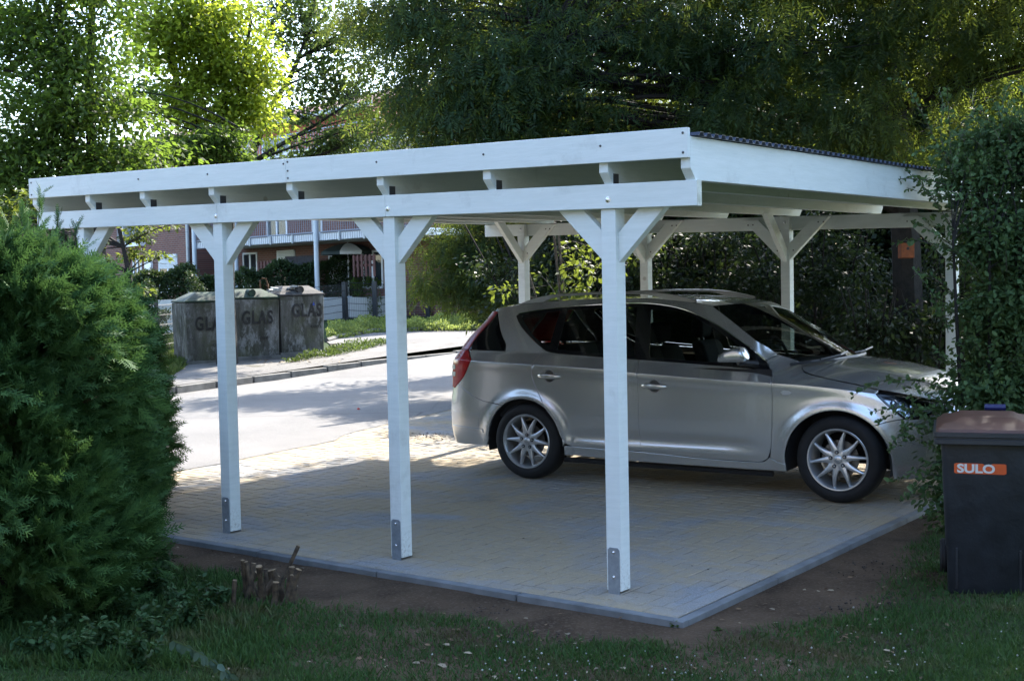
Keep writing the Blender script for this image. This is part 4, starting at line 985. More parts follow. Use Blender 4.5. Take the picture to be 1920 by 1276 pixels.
# ------------------------------------------------------------------ HOUSE
ang = math.radians(80.0); er = np.array([math.sin(ang), -math.cos(ang), 0]); en = np.array([-math.cos(ang), -math.sin(ang), 0])  # along the front, out of the front
hc = at(357, 530, D=45); H0 = np.array([hc[0], hc[1], .75])
def HP(a, b, c): return H0+er*a+en*b+Z3*c
def hx(u, v, b=0.):             # facade coordinates of a sight line on the plane b metres in front of the main front
    d = ray(u, v); o = H0+en*b; t = ((o-CAM)@en)/(d@en); p = CAM+t*d; return (p-H0)@er, p[2]-H0[2]
def m_brick():
    t = NT('red_brown_brick'); tc = t.n('VectorMath', {0: t.n('NewGeometry').outputs['Position'], 1: (float(er[0]), float(er[1]), 0)}, operation='DOT_PRODUCT')
    sp = t.n('SeparateXYZ', {0: t.n('NewGeometry').outputs['Position']}); cb_ = t.n('CombineXYZ', {0: tc.outputs['Value'], 1: sp.outputs[2], 2: 0.0})
    br = t.n('TexBrick', {'Vector': cb_.outputs[0], 'Color1': (.20, .085, .065, 1), 'Color2': (.13, .062, .055, 1), 'Mortar': (.19, .16, .15, 1), 'Scale': 1.0, 'Mortar Size': .011, 'Brick Width': .25, 'Row Height': .075, 'Bias': -.1})
    c = t.mix(t.mul(t.noise(.7, 4), .35), br.outputs[0], (.10, .05, .05)); t.bump(br.outputs[1], -.4, .01); return t.set(c, .9, spec=.2)
BRICK = m_brick(); WHT = simple('white_window_frame', (.72, .74, .78), .5, 0, 0); PANE = simple('window_pane', (.035, .045, .055), .06, 0, .3, 1.5); SHUT = simple('roller_shutter', (.55, .58, .62), .6, 0, .05)
REDR = simple('red_metal_cladding', (.38, .085, .055), .6, 0, .1, 2); TILE = simple('dark_red_roof_tiles', (.15, .045, .038), .8, 0, .25, 5, .4, 14); ZINC = simple('zinc_gutter', (.33, .36, .40), .5, .5, .05)
house = empty('apartment_house', H0, label='red brick apartment house with balcony and tiled roof beyond the fence', cat='house')
def hbox(name, a0, a1, b0, b1, c0, c1, m, par=None, **k):
    b = MB(); b.box((a0, b0, c0), (a1, b1, c1), (er, en, Z3), H0); return b.build(name, m, par or house, **k)
def window(u0, v0, u1, v1, bpl=0., sash=1, shutter=0., name='window', c1=None, a0=None):
    A0, Z0 = hx(u0, v0, bpl); A1, Z1 = hx(u1, v1, bpl)
    if a0 is not None: pass
    z0, z1 = min(Z0, Z1), max(Z0, Z1)
    fr_ = MB(); t_ = .07
    for (p0, p1, q0, q1) in ((A0, A1, z1-t_, z1), (A0, A1, z0, z0+t_), (A0, A0+t_, z0, z1), (A1-t_, A1, z0, z1)): fr_.box((p0, bpl-.02, q0), (p1, bpl+.035, q1), (er, en, Z3), H0)
    for k in range(sash):
        am = A0+(A1-A0)*(k+1)/(sash+1); fr_.box((am-.05, bpl-.02, z0+t_), (am+.05, bpl+.033, z1-t_), (er, en, Z3), H0)
    w_ = fr_.build(name, WHT, house)
    b = MB(); b.box((A0+.03, bpl-.03, z0+.03), (A1-.03, bpl+.008, z1-.03), (er, en, Z3), H0); b.build('pane', PANE, w_)
    if shutter:
        hs = (z1-z0)*shutter; b = MB(); n = max(4, int(hs/.055))
        for k in range(n): b.box((A0+.04, bpl+.0, z1-.02-hs*(k+1)/n+.006), (A1-.04, bpl+.05, z1-.02-hs*k/n), (er, en, Z3), H0)
        b.build('roller_shutter', SHUT, w_)
    return w_
WL, WRR = -14., 13.
hbox('wall', WL, 0, -9, 0, -1, 4.95, BRICK)
hbox('wall', .001, WRR, -9, -1.6, -1, 4.95, BRICK)
window(250, 484, 268, 545); window(298, 478, 335, 548, 0, 1, .36); window(228, 360, 271, 458, 0, 1); window(150, 484, 190, 545); 
a, z_ = hx(228, 459); a2, _ = hx(271, 459); 
rl = MB(); 
for k in range(24): 
    q = a+(a2-a)*k/23; rl.tube([HP(q, .16, z_+.08), HP(q, .16, z_+1.0)], .012, 4, False)
for zz in (.08, 1.0): rl.tube([HP(a-.03, .16, z_+zz), HP(a2+.03, .16, z_+zz)], .02, 5)
rl.build('window_grille', ZINC, house); hbox('window_sill', a-.08, a2+.08, .0+.003, .2, z_-.10, z_+.04, WHT)
a, z_ = hx(281, 497); b = MB(); b.tube([HP(a, .003, z_), HP(a, .10, z_)], .26, 20); b.build('round_wall_lamp', simple('opal_glass', (.8, .8, .8), .4, 0, 0), house, smooth=True)
b = MB(); b.tube([HP(.08, .10, -.5), HP(.08, .10, 4.94)], .065, 8); b.build('downpipe', ZINC, house, smooth=True)
window(456, 474, 485, 545, -1.6, 1); window(520, 470, 556, 545, -1.6, 0, .25); window(617, 474, 657, 545, -1.6, 0, .96); window(585, 395, 605, 440, -1.6, 0); window(500, 385, 540, 445, -1.6, 1); window(680, 470, 720, 540, -1.6, 1)
# balcony
azl = hx(364, 466, .4)[0]; zsl = hx(364, 466, .4)[1]
hbox('balcony_slab', azl, WRR, -1.597, .4, zsl, zsl+.20, WHT)
rl = MB(); k = azl+.05
while k < WRR: rl.tube([HP(k, .43, zsl-.03), HP(k, .43, zsl+1.15)], .011, 4, False); k += .115
for zz in (.24, 1.15): rl.tube([HP(azl, .43, zsl+zz), HP(WRR, .43, zsl+zz)], .022, 5)
tag(rl.build('balcony_railing', simple('grey_railing', (.24, .26, .30), .5, .3, 0), house))
k = azl+1.2
while k < WRR: hbox('railing_bracket', k-.03, k+.03, .404, .45, zsl-.04, zsl+.22, ZINC); k += 1.25
for u in (374, 452, 603):
    a, _ = hx(u, 500, .3); b = MB(); b.tube([HP(a, .475, -.6), HP(a, .475, zsl+1.9)], .075, 10); b.build('balcony_post', simple('pale_post', (.45, .50, .56), .5, .2, 0) if u == 374 else bpy.data.materials['pale_post'], house, smooth=True)
a0, z0 = hx(536, 508, -.6); a1, z1 = hx(592, 478, -.6); hbox('wicker_screen', a0, a1, -.62, -.58, z0-.6, z1, simple('dark_wicker', (.045, .045, .06), .9, 0, .3, 12))
RW = simple('red_brown_wood', (.085, .022, .018), .7, 0, .2, 6)
for (u0, u1, v0, v1) in ((485, 534, 491, 512), (664, 703, 480, 500)):
    a0, z0 = hx(u0, v1, .1); a1, z1 = hx(u1, v0, .1); b = MB(); k = a0
    for zz in (z0, (z0+z1)/2+.02, z1-.05): b.box((a0, .08, zz), (a1, .12, zz+.07), (er, en, Z3), H0)
    while k < a1: b.box((k, .125, z0-.3), (k+.09, .15, z1+.06), (er, en, Z3), H0); k += .20
    b.build('wooden_railing', RW, house)
# upper floor, eaves and roof
hbox('ledge', WL, WRR, -9, .25, 4.951, 5.12, WHT)
a_u0 = hx(440, 300, -1.5)[0]
hbox('upper_wall', WL+1, WRR, -8.5, -1.5, 5.121, 6.45, REDR)
ru = MB(); k = hx(300, 300, .15)[0]; kend = hx(720, 300, .15)[0]
while k < kend: ru.tube([HP(k, .15, 5.1), HP(k, .15, 5.65)], .014, 4, False); k += .14
ru.tube([HP(hx(300, 300, .15)[0], .15, 5.65), HP(kend, .15, 5.65)], .025, 5); ru.build('roof_terrace_railing', ZINC, house)
for (u0, u1) in ((452, 468), (492, 546), (600, 612), (655, 690), (715, 735)): window(u0, 262, u1, 300, -1.495, 1)
def roofpart(name, a0, a1, b0, b1, z0, z1, m, ins):
    V = [HP(a0, b1, z0), HP(a1, b1, z0), HP(a1, b0, z0), HP(a0, b0, z0), HP(a0+ins, (b0+b1)/2, z1), HP(a1-ins, (b0+b1)/2, z1)]
    V += [v-Z3*.12 for v in V[:4]]
    b = MB(); b.add(V, [(0, 1, 5, 4), (1, 2, 5), (2, 3, 4, 5), (3, 0, 4), (6, 7, 1, 0), (7, 8, 2, 1), (8, 9, 3, 2), (9, 6, 0, 3), (9, 8, 7, 6)]); return b.build(name, m, house, fix=True)
roofpart('roof', WL, WRR+.6, -9.5, -.9, 6.46, 7.75, TILE, 4)
hbox('gutter', WL, WRR+.6, -.895, -.78, 6.30, 6.44, ZINC)
hbox('dormer', hx(700, 260, -.4)[0], hx(770, 260, -.4)[0], -3, -.4, 5.13, 6.35, REDR)
# parasol in the garden
pc = at(653, 505, D=40); pz = gz(pc[0], pc[1]); top = at(653, 455.5, D=40)[2]; rim = at(653, 471, D=40)[2]; rad = (706-601)/2/2367*40
pr_ = empty('garden_parasol', (pc[0], pc[1], pz), label='dark green and white garden parasol below the balcony', cat='parasol')
b = MB(); b.tube([(pc[0], pc[1], pz-.1), (pc[0], pc[1], top+.06)], .022, 6); b.build('pole', WHT, pr_)
PG = simple('dark_green_canvas', (.018, .035, .040), .8, 0, 0); PWh = simple('white_canvas', (.65, .68, .72), .8, 0, 0)
nfc = math.atan2(CAM[1]-pc[1], CAM[0]-pc[0])
for k in range(8):
    a0 = nfc-.28+k*math.pi/4; b = MB()
    def fn(i, j):
        q = a0+i*math.pi/4; r = rad*j*(1-.04*math.sin(math.pi*i)*j); return (pc[0]+r*math.cos(q), pc[1]+r*math.sin(q), top-(top-rim)*(j**1.8)-.02*math.sin(math.pi*i)*j)
    b.grid(fn, 4, 6)
    b.add([fn(0, 1), fn(1, 1), np.array(fn(1, 1))-Z3*.11, np.array(fn(0, 1))-Z3*.11], [(0, 1, 2, 3)])
    b.build('canopy_panel', PWh if k % 4 == 0 else PG, pr_)
# ------------------------------------------------------------------ hedges behind the wall, ivy, ground cover
def leafbox(name, label, cat, P0, P1, thick, h, n, m, ls=.07, group=None, z=None, ragged=.15, kind=None, stems=True):
    """a leafy screen from P0 to P1 (ground points)"""
    P0, P1 = np.array(P0, float), np.array(P1, float); d = P1-P0; L = np.linalg.norm(d[:2]); dn = d/L; nn = np.array([-dn[1], dn[0], 0])
    t = RNG.random(n); hh = h*(1+ragged*(np.sin(t*L*2.1+P0[0])*.5+np.sin(t*L*5.3+P0[1])*.5)); u = RNG.random(n); zz = hh*np.where(RNG.random(n) < .35, 1-.12*RNG.random(n), u)
    y = RNG.uniform(-1, 1, n); y = np.sign(y)*np.abs(y)**.5*thick/2*np.sqrt(np.clip(1.15-(zz/hh)**4, .1, 1))
    pos = P0+d*t[:, None]+nn*y[:, None]+Z3*zz[:, None]+rnd(n, .04)
    dd = nn*np.sign(y)[:, None]*.8+rnd(n, .7)+Z3*.2; N_ = rnd(n, .6)+Z3*.5+nn*np.sign(y)[:, None]*.5
    r = empty(name, P0, label=label, cat=cat, group=group)
    scatter('foliage', LEAF[0], LEAF[1], pos, frames(dd, N_), RNG.uniform(.6, 1.3, n)*ls, m, r, kind)
    if stems:
        b = MB()
        for k in range(max(3, int(L*1.6))):
            q = P0+d*random.random()+nn*random.uniform(-.2, .2)*thick; b.tube([q-Z3*.1, q+Z3*h*.5+rnd(1)[0]*.08, q+Z3*h*.85+rnd(1)[0]*.15], [.02, .013, .006], 4, False)
        b.build('stems', BARK, r)
    return r
hd = [('hedge', 'dark clipped hedge in front of the left house windows', (225, 560, 36), (362, 556, 37), 1.1, 1.45, 14000),
      ('hedge', 'dark hedge in front of the recessed house wall beside the post', (364, 556, 37.2), (448, 554, 37.8), 1.0, 1.25, 8000),
      ('hedge', 'shaggy green hedge behind the glass banks', (455, 553, 39), (600, 548, 39.8), 1.1, 1.5, 15000),
      ('hedge', 'dark hedge under the garden parasol', (606, 548, 40.2), (780, 545, 41.0), 1.1, 1.75, 16000),
      ('hedge', 'dark hedge in the shade right of the parasol', (785, 546, 41.2), (1010, 545, 42.4), 1.2, 1.9, 14000)]
for nm, lb, a_, b_, th, hh, n in hd:
    p0, p1 = at(*a_[:2], D=a_[2]), at(*b_[:2], D=b_[2]); p0[2] = gz(*p0[:2]); p1[2] = gz(*p1[:2]); leafbox(nm, lb, 'hedge', p0, p1, th, hh, n, HG, .10)
for (u, v, d, hh, w_, lb) in ((354, 600, 31, 1.6, .42, 'narrow yellow-green column of ivy behind the left glass bank'), (661, 597, 38.3, 1.1, .55, 'ivy hanging on the white wall beside the gate post'), (691, 600, 38.3, 1.2, .4, 'ivy strip climbing the wall between the two gate posts'), (813, 590, 39.5, .9, .25, 'thin ivy strip on the white wall right of the second post'), (275, 625, 31.8, 1.2, .3, 'ivy strip at the left end of the white wall')):
    p = at(u, v, D=d); p[2] = gz(*p[:2])-.05; q = p+RT*np.array([1, 1, 0])*w_; leafbox('ivy', lb, 'ivy', p, q, .16, hh, int(1500*hh*w_)+200, HG if u < 400 else GL, .06, ragged=.25, stems=False)
# round bush by the fence
p = at(296, 658, D=26.4); leafbox('small_bush', 'small dark bush behind the wire fence left of the glass banks', 'bush', p-RT*.22, p+RT*.22, .5, .75, 2200, GD, .06)
# sunlit ground cover in the bed
GRM = leafmat('lawn_blades', (.030, .055, .012), (.070, .100, .024), (.14, .20, .04), .3)
def sprinkle(name, poly_uv, n, h, m, ls, label=None, kind='stuff', clump=.25, lt=LEAF):
    """low plants inside a ground outline given by corner points"""
    Q = np.array([p[:2] for p in poly_uv]); lo, hi = Q.min(0), Q.max(0); out = []
    while len(out) < n:
        c = RNG.uniform(lo, hi, (4000, 2)); c = c[inside(Q, c)]; out += list(c)
    c = np.array(out[:n]); nz = (np.sin(c[:, 0]*3.1+c[:, 1]*1.3)+np.sin(c[:, 0]*1.7-c[:, 1]*4.1)+np.sin(c[:, 0]*7+c[:, 1]*6.1)*.7)
    hh = h*np.clip(.55+.28*nz, .08, 1.4); zz = RNG.random(n)*hh; g0 = np.array([gz(a, b) for a, b in c])
    pos = np.stack([c[:, 0], c[:, 1], g0+zz], 1); d = rnd(n, .8)+Z3*.7
    o = scatter(name, lt[0], lt[1], pos, frames(d, rnd(n, .6)+Z3*.6), RNG.uniform(.6, 1.3, n)*ls, m); return tag(o, label=label, kind=kind)
bedpoly = [onground(u, v) for u, v in ((612, 638), (620, 618), (640, 612), (720, 609), (800, 604), (900, 598), (990, 595), (1010, 612), (960, 618), (860, 621), (760, 622), (700, 624), (650, 633))]
sprinkle('ground_cover', bedpoly, 26000, .27, GC, .075, 'sunlit yellow-green ground cover in the bed before the wire fence')
wp = [onground(u, v) for u, v in ((610, 662), (640, 650), (730, 642), (760, 640), (700, 652), (640, 666), (560, 678), (520, 684))]
sprinkle('weeds', wp, 2600, .13, GRM, .06, 'patchy weeds along the foot of the glass banks')
BEDS = simple('dry_bed_edge', (.16, .14, .11), .95, 0, .2, 3)
b = MB(); 
for i in range(len(bed)-1):
    p, q = bed[i], bed[i+1]; b.tube([p+Z3*.03, q+Z3*.03], .06, 5)
b.build('bed_kerb', KM, foot)
gp = [onground(u, v) for u, v in ((230, 640), (345, 632), (345, 690), (300, 715), (225, 720))]
BLADE = ([(0, -.07, 0), (0, .07, 0), (.55, .045, .12), (1, 0, .34), (.55, -.045, .12)], None)
BL4 = ([(0, -.05, 0), (0, .05, 0), (.6, .035, .10), (1, -.0, .30)], [[0, 1, 2, 3]])
sprinkle('verge_grass', gp, 22000, .05, GRM, .12, 'grass verge around the wire fence left of the glass banks', lt=BL4)
# ------------------------------------------------------------------ TREES
def B(u, v, D, ru, rv, n, rd=None):
    return (at(u, v, D=D), ((ru*D/CP['f']), (rd or ru*D/CP['f']*.9), rv*D/CP['f']), n)
def GP(u, D, z=None):
    p = at(u, 600, D=D); p[2] = gz(*p[:2]) if z is None else z; return p
PIN = pinnate()
g0 = GP(150, 20)
tree('hornbeam_tree', 'tall green street tree with several thin upright trunks at the left edge', 'tree', g0,
     [([g0, at(150, 420, D=20), at(140, 320, D=20), at(118, 110, D=20), at(106, -60, D=20), at(100, -250, D=20)], .10, .035),
      ([g0+RT*.35, at(185, 430, D=20.3), at(172, 300, D=20.3), at(168, 130, D=20.3), at(178, -60, D=20.3), at(190, -240, D=20.3)], .11, .03),
      ([g0-RT*.1, at(120, 420, D=20.5), at(128, 260, D=20.5), at(96, 90, D=20.5), at(40, -80, D=20.5)], .06, .02)],
     [B(50, 70, 20, 110, 110, 26), B(150, 60, 20, 90, 120, 16), B(100, 240, 20, 130, 100, 30), B(220, 270, 20, 100, 80, 16), B(20, 330, 19.5, 90, 80, 15), B(130, 330, 20, 130, 40, 10), B(130, -140, 20, 230, 140, 34), B(-140, 150, 20, 120, 250, 20), B(30, 400, 21, 90, 40, 12), B(100, 380, 21, 80, 40, 10)],
     GL, BARK, nleaf=195, cr_=.78, ls=.112, droop=.1, up=.9, twig=.009, flat=.5)
g1 = GP(250, 17)
tree('hornbeam_tree', 'young leafy tree reaching out behind the corner post on the left', 'tree', g1, [([g1, g1+Z3*1.4, g1+Z3*2.6+RT*-.2], .06, .02)],
     [B(300, 421, 17, 50, 5, 4), B(280, 476, 17, 50, 5, 4), B(250, 445, 17, 40, 10, 3), B(262, 548, 17, 40, 8, 3), B(190, 500, 17, 30, 60, 8), B(60, 370, 17, 50, 40, 9), B(20, 430, 17, 70, 50, 12)], GB, BARK, nleaf=60, cr_=.22, ls=.075, droop=.1, flat=.35, up=1.2, twig=.008)
g2 = GP(415, 24)
tree('bright_maple_tree', 'sunlit yellow-green tree with forked stems left of the middle', 'tree', g2,
     [([g2, at(412, 430, D=24), at(402, 300, D=24), at(350, 200, D=24), at(300, 60, D=24)], .12, .03), ([g2+RT*.1, at(420, 400, D=24), at(405, 290, D=24), at(420, 180, D=24), at(400, 0, D=24)], .11, .03), ([g2+RT*.2, at(424, 380, D=24), at(432, 290, D=24), at(450, 170, D=24), at(470, 40, D=24)], .10, .03)],
     [B(395, 45, 24, 85, 70, 22), B(455, 140, 24, 62, 55, 17), B(330, 130, 24, 80, 80, 18), B(400, 210, 24, 85, 32, 10), B(290, 30, 24, 70, 80, 12), B(380, -130, 24, 170, 110, 26), B(480, 210, 24, 38, 26, 4)],
     GY, BARK, nleaf=215, cr_=.76, ls=.122, droop=.15, up=.7, twig=.010)
g25 = GP(418, 22.5)
tree('low_maple_tree', 'dark spreading tree just above the left part of the carport roof', 'tree', g25,
     [([g25, at(416, 430, D=22.5), at(395, 350, D=22.5), at(320, 270, D=22.5)], .09, .03), ([g25+RT*.05, at(420, 400, D=22.5), at(415, 310, D=22.5), at(450, 240, D=22.5)], .08, .03)],
     [B(350, 285, 22.5, 90, 28, 20), B(270, 300, 22.5, 60, 40, 12), B(420, 265, 22.5, 50, 22, 9), B(440, 300, 22.5, 40, 12, 5), B(240, 200, 22.5, 60, 50, 9)], GL, BARK, nleaf=150, cr_=.4, ls=.09, droop=.1, up=.9)
g3 = GP(428, 27)
tree('plum_tree', 'loose bluish-green tree with dark forking limbs before the red roof', 'tree', g3,
     [([g3, at(430, 420, D=27), at(440, 350, D=27), at(472, 290, D=27), at(505, 210, D=27), at(560, 110, D=27), at(600, -40, D=27)], .13, .03), ([at(466, 310, D=27), at(520, 275, D=27), at(590, 235, D=27), at(660, 190, D=26.6)], .06, .02), ([at(500, 215, D=27), at(480, 130, D=27), at(520, 20, D=27)], .06, .02), ([at(436, 380, D=27), at(520, 330, D=27), at(600, 285, D=27), at(690, 250, D=27)], .05, .02)],
     [B(600, 55, 27, 90, 50, 16), B(540, 20, 27, 60, 50, 10), B(645, 140, 27, 60, 40, 9), B(570, 150, 27, 60, 35, 8), B(620, 180, 27, 60, 20, 5), B(590, 275, 27, 30, 18, 4), B(690, 240, 26.5, 45, 28, 7), B(630, 255, 27, 45, 18, 5), B(650, 280, 27, 50, 14, 4), B(560, -110, 27, 170, 100, 24), B(690, 60, 27, 40, 40, 5), B(535, 225, 27, 40, 25, 4), B(510, 290, 27, 25, 12, 3)],
     GM, BARK, nleaf=125, cr_=.70, ls=.118, droop=.1, up=.6, twig=.013)
# the large ash overhanging the carport
g4 = GP(1700, 14.2, -.1)
SHADE = [((gx_-.21*z_, gy_+1.15*z_, z_), (1.5, 1.4, .9), 15) for (gx_, gy_) in ((1.4, 1.0), (2.2, .2), (2.9, -1.2), (1.6, -1.6), (3.8, -2.2), (.6, -2.8), (3.6, .6), (.2, -1.6), (1.0, -.8), (2.4, -3.0)) for z_ in (5.0, 6.6)]
ASHB = [B(700, 10, 14, 60, 50, 8), B(790, 40, 13.6, 90, 60, 15), B(770, 180, 13.4, 55, 60, 10), B(830, 230, 13.2, 60, 40, 9), B(900, 130, 13.2, 110, 90, 22), B(960, 235, 13.2, 90, 32, 11), B(1070, 90, 13.3, 130, 90, 24), B(1120, 210, 13.3, 110, 28, 8), B(1260, 60, 13.4, 130, 80, 22), B(1390, 200, 13.0, 90, 60, 13), B(1450, 80, 13.4, 130, 80, 22), B(1560, 210, 12.8, 90, 50, 13), B(1640, 80, 13.4, 130, 90, 22), B(1640, 250, 12.9, 60, 40, 7), B(1830, 70, 13.2, 130, 90, 20), B(1850, 220, 13.5, 90, 80, 9),
        B(830, -20, 13.8, 110, 50, 10), B(1000, -20, 13.8, 120, 50, 14), B(1180, -30, 13.9, 120, 50, 14), B(1350, -20, 13.9, 120, 60, 14), B(1550, -30, 13.8, 120, 60, 14), B(1800, -30, 13.6, 140, 60, 16), B(1050, 200, 14.3, 130, 60, 14), B(1300, 180, 14.5, 130, 60, 14), B(850, -130, 13.6, 150, 100, 20), B(1150, -150, 13.6, 180, 110, 24), B(1450, -150, 13.6, 180, 110, 24), B(1750, -150, 13.4, 180, 110, 22), B(2050, -50, 13, 150, 220, 20),
        B(900, -330, 14.6, 200, 120, 12), B(1200, -380, 14.8, 220, 150, 18), B(1550, -380, 14.8, 220, 150, 18), B(1850, -380, 14.5, 220, 150, 16), B(1350, -650, 15.5, 260, 160, 14), B(1750, -650, 15.5, 260, 160, 14), B(2330, -150, 11.5, 230, 240, 34), B(2400, -520, 12.6, 280, 180, 26), B(2250, 60, 11.6, 120, 120, 10)]
tree('ash_tree', 'huge dark ash tree with drooping leaflets hanging over the carport roof', 'tree', g4,
     [([g4, g4+Z3*2, g4+Z3*4+RT*-.2, at(1600, -120, D=14), at(1500, -420, D=14.4)], .19, .09), ([g4+Z3*2.7, at(1500, 190, D=13.8), at(1300, 175, D=13.6), at(1180, 160, D=13.4), at(1000, 110, D=13.3)], .10, .03), ([g4+Z3*2.4, at(1450, 265, D=14), at(1280, 235, D=13.8), at(1200, 215, D=13.6), at(1060, 215, D=13.4)], .08, .02), ([g4+Z3*3.6, at(1850, 40, D=13.5), at(2000, -150, D=13)], .10, .04)],
     ASHB, GB, BARK, lt=PIN, nleaf=50, cr_=.52, ls=.20, droop=.42, up=.5, flat=.8, twig=.010, br0=.15, clumpbr=3, brfrac=.4)
q = np.array([4.6, 4.6, -.05]); tree('added_shade_tree', 'unseen large tree added beyond the right edge to shade the lawn', 'tree', q, [([q, q+Z3*3, q+Z3*6+np.array([-.6, .6, 0]), q+Z3*8+np.array([-1.2, 2, 0])], .18, .08)], SHADE, GB, BARK, lt=PIN, nleaf=44, cr_=.55, ls=.2, droop=.4, brfrac=.12, clumpbr=0)  # added out of view; crown clumps set toward the sun to shade the lawn
g5 = GP(1040, 19, .1)
tree('ash_tree', 'drooping ash branches hanging down left of the back carport posts', 'tree', g5, [([g5, g5+Z3*1.6, at(1010, 430, D=18.6), at(960, 380, D=18.4), at(920, 250, D=18.4)], .14, .04)],
     [B(860, 450, 18.2, 80, 40, 16), B(900, 500, 18.2, 80, 36, 16), B(940, 545, 18.2, 50, 26, 9), B(815, 525, 18.2, 30, 14, 4), B(880, 535, 18.2, 55, 16, 6), B(960, 440, 18.6, 60, 60, 12), B(900, 380, 18.5, 100, 40, 12)], GB, BARK, lt=PIN, nleaf=64, cr_=.38, ls=.17, droop=.4, up=.5, flat=.8)
# darker trees standing further back on the right
for (u, D, lb, bl) in ((1010, 25, 'leafy tree beyond the ash, over the far side of the street', [B(930, 90, 24, 110, 100, 20), B(1060, 0, 25, 120, 100, 20), B(820, 180, 23, 60, 60, 8), B(1000, 250, 25, 130, 50, 14), B(1150, 180, 26, 90, 110, 16)]),
                       (1500, 21, 'dark broadleaf tree filling the gap behind the ash', [B(1440, 160, 21, 110, 120, 20), B(1560, 180, 21, 120, 120, 22), B(1500, -80, 21, 180, 130, 18), B(1500, 330, 21, 200, 60, 20)]),
                       (1760, 19, 'dark tall tree behind the right end of the carport roof', [B(1640, 240, 19, 90, 90, 26), B(1760, 150, 19, 150, 140, 34), B(1900, 250, 19, 110, 150, 26), B(1700, -80, 19, 220, 120, 22), B(1720, 360, 19, 150, 70, 24)])):
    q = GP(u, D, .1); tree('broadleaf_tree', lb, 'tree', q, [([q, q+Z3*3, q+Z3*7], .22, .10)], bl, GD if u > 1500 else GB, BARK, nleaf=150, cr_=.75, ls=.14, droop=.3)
# shrubs behind the back posts
def shrub(u, D, w_, h, n, lb, m, nm='shrub', ls=.07, nl=110, lt=LEAF, spread=.7, stems=7, crr=.34, z0=-.05, bark=BARK, lo=.25):
    q = GP(u, D, z0); tr_ = []
    for k in range(stems):
        a = RNG.uniform(-1, 1); tr_.append(([q+RT*a*.06, q+RT*a*w_*.25+Z3*h*.45, q+RT*a*w_*.5+Z3*h*.9+FW*RNG.uniform(-.3, .3)], .022, .007))
    bl = [(q+Z3*h*(lo+.5*(1-lo)), (w_/2, w_*.4, h*(1-lo)/2), n)]
    return tree(nm, lb, 'shrub', q, tr_, bl, m, bark, lt=lt, nleaf=nl, cr_=crr, ls=ls, brfrac=.5, outer=.6, twig=.006)
shrub(1072, 14.6, 2.0, 2.5, 24, 'thin-stemmed shrub behind the first back post', GB, bark=BARKG, ls=.08, nl=50, stems=9)
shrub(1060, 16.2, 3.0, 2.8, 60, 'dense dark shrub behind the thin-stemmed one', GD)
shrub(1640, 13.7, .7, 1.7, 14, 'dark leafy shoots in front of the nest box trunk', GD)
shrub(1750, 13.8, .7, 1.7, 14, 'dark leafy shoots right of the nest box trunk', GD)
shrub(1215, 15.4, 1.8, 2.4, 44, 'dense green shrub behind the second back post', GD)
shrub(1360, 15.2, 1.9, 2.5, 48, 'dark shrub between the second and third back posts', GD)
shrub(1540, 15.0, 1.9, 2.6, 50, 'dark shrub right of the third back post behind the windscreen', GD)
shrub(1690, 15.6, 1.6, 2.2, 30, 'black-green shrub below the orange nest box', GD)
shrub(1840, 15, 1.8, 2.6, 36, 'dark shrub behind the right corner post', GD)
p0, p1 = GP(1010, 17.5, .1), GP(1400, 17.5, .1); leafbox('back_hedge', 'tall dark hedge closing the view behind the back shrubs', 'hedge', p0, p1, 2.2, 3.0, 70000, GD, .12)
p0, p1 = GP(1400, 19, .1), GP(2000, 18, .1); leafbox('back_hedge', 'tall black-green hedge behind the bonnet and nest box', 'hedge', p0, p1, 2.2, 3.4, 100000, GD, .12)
nb = at(1699, 470, D=13.75); OR = simple('orange_nest_box_wood', (.26, .070, .018), .75, 0, .2, 20)
nbx = empty('nest_box', nb, label='small orange wooden nest box on the dark trunk by the corner post', cat='nest box')
b = MB(); b.box((-.072, -.06, -.08), (.072, .06, .08), (RT, FW, Z3), nb); b.build('box', OR, nbx, bevel=.004)
b = MB(); b.box((-.085, -.08, .082), (.085, .08, .098), (RT, FW, Z3), nb); b.build('lid', BARK, nbx)
b = MB(); b.tube([nb-FW*.0605+Z3*.02, nb-FW*.064+Z3*.02], .016, 12); b.build('entrance_hole', DARKI, nbx)
# ------------------------------------------------------------------ hawthorn at the right edge
hb_ = at(1890, 1000, z=-.04)
def shoots(name_root, parts, m, bark, ls=.034, step=.034, par=None):
    bb_ = MB(); P_ = []; Dr = []
    for pts, r0 in parts:
        c = cr(pts, 10); bb_.tube(c, list(np.linspace(r0, .0012, len(c))), 4, False)
        L = np.concatenate([[0], np.cumsum(np.linalg.norm(np.diff(c, axis=0), axis=1))]); t = np.arange(.04, L[-1], step)
        for k in range(3):
            q = np.stack([np.interp(t, L, c[:, i]) for i in range(3)], 1); P_.append(q+rnd(len(q), .004)); Dr.append(rnd(len(q), .9)+unit(np.gradient(q, axis=0))*.6)
    P_ = np.concatenate(P_); Dr = np.concatenate(Dr)
    tag(bb_.build('shoots', bark, par), kind='stuff'); scatter('shoot_leaves', LEAF2[0], LEAF2[1], P_, frames(Dr, rnd(len(P_), .6)+Z3*.7), RNG.uniform(.6, 1.4, len(P_))*ls, m, par)
